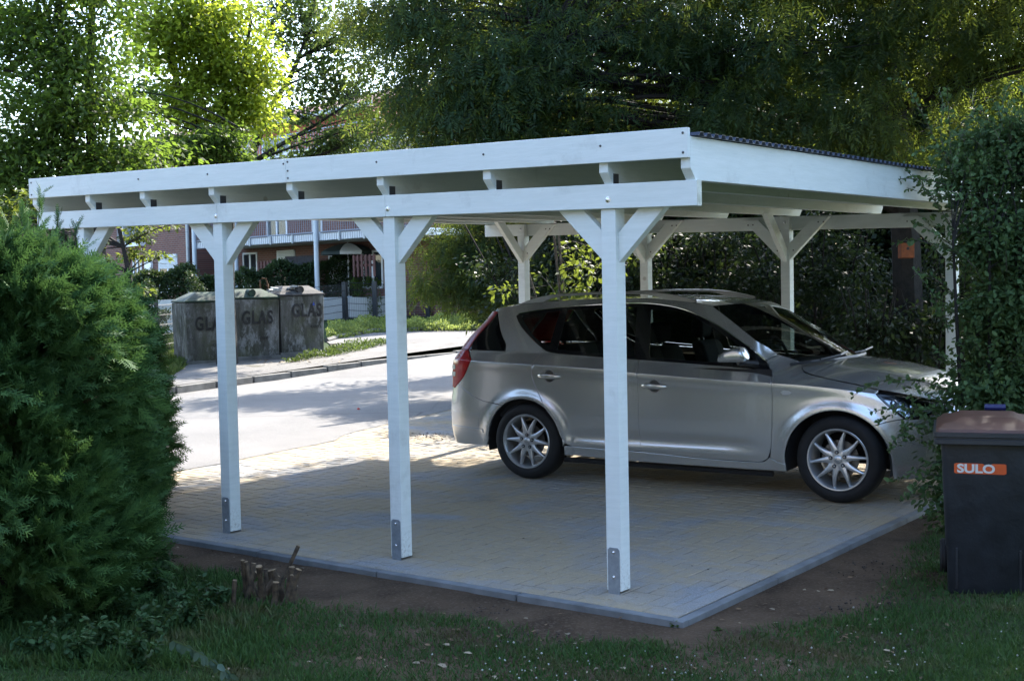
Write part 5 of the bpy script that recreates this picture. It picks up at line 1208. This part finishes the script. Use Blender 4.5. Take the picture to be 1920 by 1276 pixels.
hw = tree('hawthorn_bush', 'tall hawthorn bush at the right edge with long thin shoots over the car', 'bush', hb_,
     [([hb_+RT*a+FW*.25, hb_+RT*(a*1.6)+Z3*.9+FW*.3, hb_+RT*(a*2)+Z3*1.9+FW*.3], .022, .008) for a in (-.12, 0, .1, .22)],
     [B(1860, 320, 8.6, 75, 75, 34), B(1920, 260, 8.6, 70, 50, 20), B(1890, 450, 8.5, 95, 80, 44), B(1900, 560, 8.3, 80, 60, 20), B(1885, 590, 8.5, 80, 70, 36), B(1880, 720, 8.4, 80, 60, 32), B(1845, 740, 8.2, 40, 40, 8), B(1880, 840, 8.3, 75, 50, 18), B(1790, 890, 8.2, 22, 60, 7), B(1820, 930, 8.2, 45, 40, 6), B(1990, 500, 8.5, 80, 250, 50), B(1850, 960, 8.0, 60, 30, 8)],
     GH, BARK, lt=LEAF2, nleaf=135, cr_=.20, ls=.042, droop=.15, up=.5, flat=.9, twig=.003, brfrac=.6, clumpbr=4)
A_ = lambda u, v, D: at(u, v, D=D)
SH = [([A_(1790, 330, 8.6), A_(1762, 280, 8.5), A_(1730, 215, 8.4), A_(1700, 165, 8.35), A_(1672, 146, 8.3)], .005), ([A_(1785, 320, 8.6), A_(1765, 260, 8.6), A_(1768, 200, 8.6), A_(1760, 165, 8.6)], .004),
      ([A_(1830, 300, 8.6), A_(1800, 240, 8.6), A_(1840, 200, 8.6)], .004), ([A_(1810, 360, 8.6), A_(1750, 340, 8.5), A_(1690, 335, 8.45), A_(1640, 348, 8.4), A_(1606, 358, 8.4)], .004), ([A_(1800, 380, 8.6), A_(1740, 365, 8.5), A_(1700, 352, 8.5)], .004),
      ([A_(1800, 470, 8.5), A_(1740, 430, 8.4), A_(1710, 415, 8.4)], .004), ([A_(1800, 480, 8.5), A_(1740, 455, 8.4), A_(1690, 452, 8.4), A_(1672, 462, 8.4)], .004), ([A_(1800, 560, 8.5), A_(1750, 520, 8.4), A_(1722, 508, 8.4)], .004),
      ([A_(1790, 740, 8.3), A_(1730, 715, 8.15), A_(1670, 712, 8.05), A_(1630, 722, 8.0), A_(1596, 745, 8.0)], .004), ([A_(1790, 770, 8.3), A_(1720, 765, 8.1), A_(1670, 765, 8.0), A_(1630, 772, 8.0)], .004), ([A_(1790, 780, 8.3), A_(1740, 790, 8.1), A_(1690, 810, 8.0), A_(1668, 845, 8.0)], .004),
      ([A_(1790, 790, 8.3), A_(1740, 770, 8.1), A_(1700, 790, 8.0), A_(1690, 830, 8.0), A_(1664, 842, 8.0)], .004), ([A_(1800, 830, 8.3), A_(1750, 800, 8.1), A_(1700, 740, 8.0)], .004), ([A_(1790, 860, 8.2), A_(1740, 870, 8.1), A_(1700, 890, 8.0), A_(1662, 905, 8.0)], .004), ([A_(1790, 900, 8.2), A_(1740, 890, 8.1), A_(1700, 930, 8.0)], .004),
      ([A_(1790, 930, 8.2), A_(1740, 910, 8.1), A_(1710, 920, 8.0), A_(1690, 940, 7.9)], .004), ([A_(1900, 240, 8.6), A_(1880, 190, 8.6), A_(1900, 150, 8.6)], .005), ([A_(1780, 760, 8.3), A_(1735, 735, 8.1), A_(1700, 725, 8.1), A_(1660, 705, 8.0)], .004)]
for _ in range(70):
    c0 = at(RNG.uniform(1775, 1900), RNG.uniform(230, 900), D=8.3+RNG.uniform(-.1, .3)); dr = -RT*RNG.uniform(-.2, 1)+Z3*RNG.uniform(-.1, 1.0)-FW*RNG.uniform(.0, .7); dr /= np.linalg.norm(dr); L_ = RNG.uniform(.25, .55)
    SH.append(([c0, c0+dr*L_*.5+Z3*.02, c0+dr*L_-Z3*.04], .003))
shoots(hw, SH, GH, BARKG, par=hw)
# ------------------------------------------------------------------ conifers at the left edge
def spray(n=7):
    V = []; F = []
    def q(a, b, w0, w1):
        a, b = np.array(a, float), np.array(b, float); d = b-a; nx = np.array([-d[1], d[0], 0]); nx /= np.linalg.norm(nx)+1e-9; k = len(V)
        V.extend([tuple(a+nx*w0), tuple(b+nx*w1), tuple(b-nx*w1), tuple(a-nx*w0)]); F.append([k, k+1, k+2, k+3])
    q((0, 0, 0), (.5, 0, .03), .016, .014); q((.5, 0, .03), (1, 0, -.04), .016, .008)
    for i in range(n):
        x = .12+.80*i/n; L = .40*(1-.55*i/n)*(.75+.25*math.sin(i*2.1))
        for s in (-1, 1):
            ex = x+L*.72; ey = s*L*.62; q((x, 0, .01), (ex, ey, -.02), .022, .010)
            if i < n-2: q((x+L*.34, s*L*.30, 0), (x+L*.85, s*L*.26, -.01), .016, .008)
    return V, F
SPR = spray(); DRYM = leafmat('dry_brown_sprays', (.060, .034, .016), (.13, .075, .035), (.10, .06, .02), .15)
def conifer(name, label, base, H, R, n, tips, m=GT, sc=.165, lean=(0, 0)):
    base = np.array(base, float); root = empty(name, base, label=label, cat='conifer', group='arborvitae bushes at the left edge')
    b = MB(); b.tube([base-Z3*.1, base+Z3*H*.5, base+Z3*H*.9], [.05, .03, .01], 7); b.build('trunk', BARK, root, smooth=True)
    # boughs: many upswept tufts over the cone, each tuft a fan of sprays
    nt = int(n*.62); u = RNG.random(nt)**.85; z = .03+u*(H-.08); th = RNG.uniform(0, 2*math.pi, nt)
    rz = R(z/H)*(1+.17*np.sin(th*3+z*4)+.13*np.sin(th*7+z*9)+.06*np.sin(th*13-z*17)); rr = rz*(1-.30*RNG.random(nt)**1.6)
    c = base+np.stack([rr*np.cos(th)+lean[0]*z, rr*np.sin(th)+lean[1]*z, z], 1)
    rad = np.stack([np.cos(th), np.sin(th), np.zeros(nt)], 1)
    n = n; k = 12; C_ = np.repeat(c, k, 0); Rd = np.repeat(rad, k, 0); n2 = nt*k
    tl_ = np.repeat(rnd(nt, .30)+Z3*RNG.uniform(.1, .8, (nt, 1)), k, 0); d = Rd*.85+tl_+rnd(n2, .30); pos = C_+rnd(n2, .035)
    tang = np.cross(Rd, Z3); nn = tang*RNG.choice([-1, 1], (n2, 1))*.6+Z3*.5+rnd(n2, .35)
    S_c = RNG.uniform(.6, 1.25, n2)*sc
    scatter('sprays', SPR[0], SPR[1], pos, frames(d, nn), S_c, m, root)
    kb = RNG.random(nt) < .045; Cb = np.repeat(base+(c[kb]-base)*[.86, .86, .8], 8, 0); Rb = np.repeat(rad[kb], 8, 0); nb_ = len(Cb)
    scatter('brown_sprays', SPR[0], SPR[1], Cb+rnd(nb_, .04), frames(Rb+rnd(nb_, .5), rnd(nb_, .6)+Z3*.4), RNG.uniform(.5, 1.0, nb_)*sc, DRYM, root)
    # leading tips
    tb = MB(); P_ = []; Dd = []
    for (t, hh) in tips:
        t = np.array(t); tip = t+Z3*hh+np.array([RNG.normal()*.04, RNG.normal()*.04, 0]); tb.tube([t, (t+tip)/2+rnd(1)[0]*.02, tip], [.008, .005, .002], 4, False)
        for q in np.linspace(0, 1, 16):
            for _ in range(3): P_.append(t+(tip-t)*q+rnd(1)[0]*.012); Dd.append(rnd(1)[0]*.55+Z3*(.7+q)); 
    if tips:
        tb.build('leading_shoots', BARKG, root); P_ = np.array(P_); Dd = np.array(Dd); scatter('tip_sprays', SPR[0], SPR[1], P_, frames(Dd, rnd(len(P_), 1.)), RNG.uniform(.5, 1., len(P_))*sc*.75, m, root)
    return root
Rp = lambda r0, top=.18: (lambda t: r0*(top+(1-top)*np.clip(1-t, 0, 1)**.6)*np.clip(.72+t*1.6, .72, 1.0)*np.clip((1.02-t)*7, .25, 1))
cB_ = at(128, 1000, z=-.05); conifer('arborvitae', 'darker arborvitae bush in front of the left corner post, with long bare tips', cB_, 1.80, Rp(.60, .46), 2600, [(cB_+Z3*1.60+RT*a+FW*b_, h) for a, b_, h in ((-.16, 0, .62), (-.08, -.1, .74), (-.02, 0, .45), (.09, -.1, .50), (.0, .1, .60), (-.3, 0, .35), (.16, 0, .38), (-.22, .1, .5), (.12, .1, .30))])
cA_ = at(0, 1140, z=-.05)
conifer('arborvitae', 'brighter arborvitae bush nearest the camera at the lower left edge', cA_, 1.93, Rp(.80, .50), 3600, [(cA_+Z3*1.62+RT*a+FW*b_, h) for a, b_, h in ((.1, 0, .4), (.25, -.1, .45), (-.1, 0, .5), (.38, 0, .3), (.0, .1, .35))])
cC_ = at(235, 930, z=-.05); conifer('arborvitae', 'small dark arborvitae bush at the left end of the paving', cC_, 1.5, Rp(.36, .22), 800, [], m=GT)
# ------------------------------------------------------------------ garden floor
lawn_m = NT('lawn_grass'); rr_ = lawn_m.n('NewGeometry').outputs['Random Per Island']
_c = lawn_m.mix(rr_, (.026, .068, .018), (.062, .130, .030)); _dry = lawn_m.noise(1.6, 5, .65, sc=(.6, 1.8, 1), rz=.5, lo=.52, hi=.66)
_c = lawn_m.mix(lawn_m.mul(_dry, .8), _c, (.115, .085, .045)); lawn_m.set(_c, .6, spec=.25)
_t = lawn_m.n('BsdfTranslucent', {'Color': (.06, .10, .02, 1)}); _mx = lawn_m.n('MixShader', {0: .25, 1: lawn_m.p.outputs[0], 2: _t.outputs[0]}); lawn_m.l(_mx.outputs[0], lawn_m.out.inputs[0])
def edge_y(x): return np.interp(x, [-5, -3, -2, -1.5, -1, -.6, .1, .6, .9], [-1.4, -1.25, -1.12, -.98, -.86, -.66, -.60, -.58, -.55])
def gnoise(x, y): return np.sin(x*3.3+y*2.1)*.5+np.sin(x*7.7-y*6.3)*.3+np.sin(x*17+y*13)*.2
n = 1500000; x = RNG.uniform(-4.2, 5.2, n); y = RNG.uniform(-4.6, 4.5, n); D_ = depth(x, y)
c3 = np.stack([x, y, np.full(n, -.04)], 1)-CAM; uu = 960+CP['f']*(c3@RT)/D_; vv = 638-CP['f']*(c3@UP)/D_
k = (D_ > 2.5) & (uu > -150) & (uu < 2070) & (vv < 1420)
din = np.where(x < .9, edge_y(x)-y, np.maximum(edge_y(np.minimum(x, .9))-y, x-.95)); din = np.where((x > .55) & (y > -.58), x-.88-.10*np.sin(y*2.2), din)
dens = np.clip((din+.10*gnoise(x, y))/.20+.06, 0, 1)
dens *= np.clip(.75+.6*gnoise(x*.8+3, y*1.5), .25, 1)
k &= (RNG.random(n) < dens) & ~((x < .58) & (y > -.32))
x, y = x[k], y[k]; n = len(x)
d = rnd(n, .55)*[1, 1, .2]+Z3*RNG.uniform(.5, 1.1, (n, 1)); pos = np.stack([x, y, np.full(n, -.05)+.012*np.sin(x*3.1+y*1.7)+.009*np.sin(x*7.3-y*5.1)], 1)
BL = ([(0, -.06, 0), (0, .06, 0), (.55, .045, .06), (1, 0, .22)], [[0, 1, 2, 3]])
tag(scatter('lawn', BL[0], BL[1], pos, frames(d, rnd(n, 1)*[1, 1, .2]), RNG.uniform(.025, .060, n), lawn_m.m), kind='stuff', label='patchy mown lawn between the soil strip and the camera')
# clover heads and fallen leaves
def blobs(name, P_, r, m, label):
    t = [(1, 0, 0), (-1, 0, 0), (0, 1, 0), (0, -1, 0), (0, 0, 1), (0, 0, -1)]; f = [[0, 2, 4], [2, 1, 4], [1, 3, 4], [3, 0, 4], [2, 0, 5], [1, 2, 5], [3, 1, 5], [0, 3, 5]]
    n = len(P_); return tag(scatter(name, t, f, P_, frames(rnd(n), rnd(n)), RNG.uniform(.7, 1.2, n)*r, m), kind='stuff', label=label)
cv = []
for _ in range(100):
    q = at(RNG.uniform(900, 1920), RNG.uniform(1130, 1276), z=-.02)
    if q[1] < -.75 or q[0] > 1.05: cv.append(q+[0, 0, RNG.uniform(-.015, .01)])
for _ in range(26):
    q = at(*(RNG.normal([1000, 1250], [60, 22])), z=-.02); cv.append(q)
for _ in range(24):
    q = at(*(RNG.normal([1340, 1262], [60, 18])), z=-.02); cv.append(q)
blobs('clover_flowers', np.array(cv), .0055, simple('clover_white', (.42, .42, .38), .8, 0, 0), 'tiny white clover flowers scattered in the lawn')
LV = simple('dry_leaf', (.20, .12, .06), .8, 0, .35, 9); LV2 = simple('pale_dry_leaf', (.36, .28, .18), .8, 0, .3, 9)
def litter(name, n, box, m, ls, label, z=-.03, cond=None):
    P_ = []
    while len(P_) < n:
        q = at(RNG.uniform(box[0], box[1]), RNG.uniform(box[2], box[3]), z=z)
        if cond is None or cond(q): P_.append(q)
    P_ = np.array(P_); d = rnd(n)*[1, 1, .15]; return tag(scatter(name, LEAF2[0], [f for f in LEAF2[1]], P_+Z3*.004, frames(d, rnd(n, .25)+Z3), RNG.uniform(.4, 1.3, n)*ls, m), kind='stuff', label=label)
gc = lambda q: (q[1] < -.33 or q[0] > .56)
litter('fallen_leaves', 90, (260, 1760, 1010, 1270), LV2, .035, 'pale dry leaves lying on the soil and lawn', cond=gc)
litter('brown_leaves', 260, (240, 1780, 1000, 1270), LV, .026, 'small brown leaves lying on the soil', cond=gc)
litter('driveway_litter', 170, (440, 1700, 830, 1140), simple('dark_debris', (.07, .05, .035), .9, 0, .2, 9), .014, 'dark bits of twig and leaf scattered on the pavers', z=.003, cond=lambda q: -4.9 < q[0] < .4 and q[1] > -.2)
litter('leaf_drift', 150, (772, 862, 810, 826), simple('dark_debris2', (.075, .05, .03), .9, 0, .2, 9), .026, 'drift of dark leaves on the paving behind the car', z=.006)
litter('street_leaves', 110, (470, 640, 662, 680), LV2, .06, 'leaves along the foot of the glass banks', z=.21)
sv = []
ST_ = [simple('soil_clod', (.075, .055, .042), .95, 0, .3, 20)]
P_ = []
while len(P_) < 1500:
    q = at(RNG.uniform(260, 1750), RNG.uniform(985, 1230), z=-.045)
    if (q[1] < -.31 or q[0] > .54) and q[1] > edge_y(min(q[0], .9))-.3: P_.append(q)
blobs('soil_clods', np.array(P_), .007, ST_[0], 'loose clods and small stones on the bare soil strip')
rl_ = at(672, 766, z=.02); b = MB(); b.tube([rl_-Z3*.012, rl_+Z3*.012], [.022, .014], 6); tag(b.build('red_petal', simple('red_petal', (.5, .03, .02), .6, 0, 0)), 'small red petal lying alone on the grey street', 'petal')
# cut shrub stump
sc_ = at(488, 1106, z=-.05); stp = empty('cut_stump', sc_, label='cluster of sawn-off shrub stems sticking out of the soil by the paving', cat='stump')
ws = simple('stem_bark', (.10, .070, .042), .9, 0, .35, 30, .5, 60); wc = simple('cut_stem_wood', (.32, .22, .12), .85, 0, .3, 40)
for k, (u, v0, v1) in enumerate([(436, 1118, 1085), (446, 1112, 1066), (458, 1118, 1070), (463, 1108, 1044), (474, 1112, 1058), (481, 1100, 1046), (488, 1082, 1032), (493, 1108, 1062), (508, 1064, 1028), (512, 1100, 1030), (518, 1106, 1066), (527, 1100, 1052), (533, 1086, 1040), (543, 1084, 1036), (539, 1102, 1050), (470, 1100, 1062), (500, 1112, 1074)]):
    p = at(u, v0, z=-.06+.0); p = at(u, v0, D=6.75+RNG.uniform(-.15, .15)); L = (v0-v1)/2367*6.8; L = min(L, .17); r = RNG.uniform(.011, .020); ln = RT*RNG.uniform(-.35, .45)+rnd(1)[0]*.12
    L *= 1.25; p[2] = -.07; tip = p+Z3*(L+.03)+ln*L*1.3; b = MB(); b.tube([p, (p+tip)/2+rnd(1)[0]*.006, tip], [r*1.15, r, r*.95], 8); s_ = b.build('cut_stem', ws, stp)
    b = MB(); b.tube([tip+unit(tip-p)*.0005, tip+unit(tip-p)*.003], r*.9, 8); b.build('cut_face', wc, s_)
b = MB(); b.lathe([(.16, -.05), (.13, .0), (.08, .035), (.03, .045), (0, .045)], sc_, 'z', 14); b.build('root_crown', SOIL, stp, smooth=True)
# undergrowth at the lower left
def weed(name, label, spots, m, ls, hh, nl, lt=LEAF2, group=None):
    for i, (u, v) in enumerate(spots):
        q = at(u, v, z=-.05); r = empty(name, q, label=label if isinstance(label, str) else label[i], cat='plant', group=group); b = MB(); P_ = []; Dd = []
        for s in range(9):
            dr = np.array([RNG.normal()*.35, RNG.normal()*.35, 1.]); H = hh*RNG.uniform(.6, 1.15); tip = q+dr*H; mid = q+dr*H*.5+Z3*.03; b.tube([q, mid, tip], [.003, .0025, .001], 4, False)
            for t in np.linspace(.2, 1, nl//9):
                c = q+(tip-q)*t; 
                for sgn in (-1, 1): P_.append(c); Dd.append(np.cross(dr, Z3+rnd(1)[0]*.5)*sgn*2+rnd(1)[0]*.35)
        b.build('stalks', GRM, r); P_ = np.array(P_); Dd = np.array(Dd); scatter('leaves', lt[0], lt[1], P_, frames(Dd, Z3+rnd(len(P_), .3)), RNG.uniform(.6, 1.2, len(P_))*ls, m, r)
WD = leafmat('nettle_leaves', (.024, .060, .022), (.050, .105, .034), (.06, .10, .03), .2)
sp = [(300, 1085), (290, 1130), (330, 1160), (255, 1120), (400, 1150), (360, 1185), (230, 1180), (290, 1205), (200, 1230), (120, 1190), (60, 1240), (265, 1255), (150, 1250)]
weed('weed', 'nettle-like weed in the undergrowth at the foot of the arborvitae', sp, WD, .038, .17, 126, group='weeds at the foot of the arborvitae bushes')
# low tangle of grass tufts between them
n = 40000; U_ = RNG.uniform(-40, 560, n); V_ = 1020+RNG.random(n)*240; k = (V_ > 1060+(U_-250)*.12) & (U_ < 480+RNG.normal(size=n)*40); P_ = np.array([at(a, b_, z=-.05) for a, b_ in zip(U_[k], V_[k])]); n = len(P_)
tag(scatter('rough_grass', BL[0], BL[1], P_, frames(rnd(n, .6)*[1, 1, .2]+Z3, rnd(n)), RNG.uniform(.03, .095, n), lawn_m.m), kind='stuff', label='rough longer grass under the arborvitae bushes')
q = at(335, 1215, z=.02); b = MB(); Q_ = [at(325, 1200, D=5.2), at(360, 1215, D=5.15), at(395, 1235, D=5.1), at(430, 1262, D=5.1)]; sg_ = empty('leafy_sprig', Q_[0], label='pale leafy sprig arching over the grass at the lower left', cat='plant'); b.tube(Q_, .002, 4, False); b.build('stalk', GRM, sg_)
c = cr(Q_, 6)[::2]; P_ = np.repeat(c, 2, 0); n = len(P_); Dd = np.tile([[0, 0, 0]], (n, 1))+rnd(n, .2)-Z3*.8+RT*np.tile([[.7], [-.1]], (n//2+1, 1))[:n]
scatter('leaves', LEAF2[0], LEAF2[1], P_, frames(Dd, -FW+rnd(n, .3)), np.full(n, .045), leafmat('pale_leaves', (.05, .09, .06), (.08, .13, .09), (.08, .12, .06), .2), sg_)
for (u, v, lb) in ((1262, 1180, 'tiny yellowish weed near the front corner of the paving'), (1345, 1193, 'tiny green seedling on the soil right of the paving corner')):
    weed('seedling', lb, [(u, v)], GL, .022, .035, 36)
# ------------------------------------------------------------------ wheelie bin
BIN = simple('anthracite_plastic', (.021, .025, .032), .46, 0, .22, 9, .25, 40); BRN = simple('brown_plastic_lid', (.115, .048, .030), .45, 0, .15, 8); RIM_ = simple('bin_rim', (.030, .034, .040), .42, 0, .1, 10)
o_ = at(1777, 1113, z=-.045); e_ = np.array([.951, .309, 0]); f_ = np.array([-.309, .951, 0])
bn = empty('wheelie_bin', o_, label='anthracite wheelie bin with brown lid on the grass in front of the hawthorn', cat='bin')
def BP(a, b, c): return o_+e_*a+f_*b+Z3*c
def ringbox(b, lev):
    V = []
    for (z, x0, x1, y0, y1) in lev:
        r = .03
        for (cx, cyy, a0) in ((x0+r, y0+r, 180), (x1-r, y0+r, 270), (x1-r, y1-r, 0), (x0+r, y1-r, 90)):
            for k in range(4): q = math.radians(a0+30*k); V.append(BP(cx+r*math.cos(q), cyy+r*math.sin(q), z))
    n = 16; F = [[i*n+k, i*n+(k+1) % n, (i+1)*n+(k+1) % n, (i+1)*n+k] for i in range(len(lev)-1) for k in range(n)]+[list(range(n))[::-1], [(len(lev)-1)*n+k for k in range(n)]]
    b.add(V, F)
b = MB(); ringbox(b, [(.0, .005, .395, .01, .40), (.02, 0, .40, 0, .41), (.25, -.006, .408, -.008, .44), (.26, -.010, .412, -.012, .44), (.84, -.032, .436, -.03, .52)]); b.build('body', BIN, bn, smooth=True, fix=True)
b = MB(); ringbox(b, [(.795, -.062, .466, -.065, .55), (.80, -.066, .470, -.07, .55), (.822, -.066, .470, -.07, .55), (.826, -.060, .464, -.064, .55), (.832, -.060, .464, -.064, .55), (.836, -.068, .472, -.072, .55), (.858, -.068, .472, -.072, .55)]); b.build('rim', RIM_, bn, smooth=True, fix=True)
b = MB(); ringbox(b, [(.859, -.056, .460, -.06, .54), (.874, -.052, .456, -.055, .54), (.884, -.035, .44, -.03, .53), (.898, -.02, .425, .0, .52), (.904, .03, .375, .06, .50), (.920, .06, .345, .10, .47), (.923, .10, .30, .14, .44)]); b.build('lid', BRN, bn, smooth=True, fix=True)
for x_ in (.045, .355):
    b = MB(); b.add([BP(x_-.006, -.004, .03), BP(x_+.006, -.004, .03), BP(x_+.006, -.0165, .25), BP(x_-.006, -.0165, .25), BP(x_-.004, .02, .03), BP(x_+.004, .02, .03), BP(x_+.004, .02, .25), BP(x_-.004, .02, .25)], [(0, 1, 2, 3), (4, 7, 6, 5), (0, 4, 5, 1), (2, 6, 7, 3), (0, 3, 7, 4), (1, 5, 6, 2)]); b.build('rib', BIN, bn, bevel=.002)
b = MB(); b.tube([BP(.20, .60, .925), BP(.31, .60, .925)], .018, 8); b.build('blue_piece', simple('dark_blue_plastic', (.012, .014, .09), .45, 0, 0), bn, smooth=True)  # unidentified blue piece behind the lid; grip form made up
for x_ in (-.02, .42):
    b = MB(); b.lathe([(.0, -.02), (.09, -.02), (.10, -.01), (.10, .01), (.09, .02), (0, .02)], (0, 0, 0), 'x', 20); b.v = [tuple(BP(x_+v[0], .47+v[1], .10+v[2])) for v in b.v]; b.build('wheel', RUBBER, bn, smooth=True)
def bface(u, v):
    d = ray(u, v); fp = BP(0, -.022, .6); nrm = np.cross(e_, unit(BP(0, -.03, .84)-BP(0, -.012, .26))); t = ((fp-CAM)@nrm)/(d@nrm); return CAM+t*d
tl, tr2, bl = bface(1789, 867), bface(1887, 870), bface(1789, 886.5); ex = tr2-tl; ey = tl-bl; L = np.linalg.norm(ex); Hh = np.linalg.norm(ey); ex = ex/L; ey = unit(ey); nz_ = np.cross(ex, ey)
if nz_@(CAM-tl) < 0: nz_ = -nz_
OS = simple('orange_label', (.62, .095, .02), .5, 0, .05, 30); b = MB()
poly = [(0, .1), (.04, 0), (.96, 0), (1, .1), (1, .92), (.97, 1), (.74, 1), (.68, .86), (.60, .80), (.55, 1), (.04, 1), (0, .9)]
b.prism(poly, lambda a, c, t: bl+ex*a*L+ey*c*Hh+nz_*t, .0015, .0025); st_ = b.build('label', OS, bn, fix=True)
text_part('SULO', Hh*1.12, simple('label_white', (.62, .62, .60), .5, 0, 0), [ex*1.22, ey, nz_, bl+ex*L*.055+ey*Hh*.13+nz_*.0030], st_, space=1.0, off=.0022, ext=.0004)

# ------------------------------------------------------------------ unseen house added behind the camera to block low sky
GH_ = empty('sky_block_house', (2, -13.6, 0), label='unseen plain grey house added behind the camera to block low sky light', cat='house')
RND = simple('grey_render', (.17, .17, .165), .9, 0, .1, 2)
b = MB(); b.box((-11, -22, -.3), (11, -13.6, 5.6)); b.build('wall', RND, GH_)
b = MB(); b.add([(-11.6, -13.1, 5.6), (11.6, -13.1, 5.6), (11.6, -22.5, 5.6), (-9.6, -22.5, 5.6), (-9.6, -17.8, 8.4), (11.6, -17.8, 8.4)], [(0, 1, 5, 4), (2, 3, 4, 5), (1, 2, 5), (3, 0, 4), (3, 2, 1, 0)]); b.build('roof', TILE, GH_, fix=True)
for x_ in (-6.5, -2.5, 1.5, 5.5, 9):
    for z_ in (.9, 3.7):
        b = MB(); b.box((x_-.65, -13.599, z_), (x_+.65, -13.54, z_+1.35)); w_ = b.build('window', WHT, GH_); b = MB(); b.box((x_-.56, -13.538, z_+.09), (x_+.56, -13.53, z_+1.26)); b.build('pane', PANE, w_)

p0 = np.array([8.5, -9.5, -.05]); p1 = np.array([9.5, 11, -.05]); leafbox('sky_block_hedge', 'unseen tall hedge added on the right to block low sky light', 'hedge', p0, p1, 1.4, 4.6, 36000, GD, .2)  # unseen hedge, added to keep low sky light off the carport

NH = empty('sky_block_house_left', (-24, -10, 0), label='unseen grey house added across the street to block low sky light', cat='house')  # unseen house, added to shut out low sky on the street side
b = MB(); b.box((-31, -26, -.3), (-19.5, -3.5, 7.2)); b.build('wall', RND, NH)
b = MB(); b.add([(-31.6, -26.6, 7.2), (-19, -26.6, 7.2), (-19, -3, 7.2), (-31.6, -3, 7.2), (-25.3, -26.6, 10.6), (-25.3, -3, 10.6)], [(1, 2, 5, 4), (3, 0, 4, 5), (2, 3, 5), (0, 1, 4), (3, 2, 1, 0)]); b.build('roof', TILE, NH, fix=True)
for y_ in (-23, -18.5, -14, -9.5, -6):
    for z_ in (.9, 3.8):
        b = MB(); b.box((-19.499, y_-.6, z_), (-19.44, y_+.6, z_+1.3)); w_ = b.build('window', WHT, NH); b = MB(); b.box((-19.438, y_-.52, z_+.08), (-19.43, y_+.52, z_+1.22)); b.build('pane', PANE, w_)
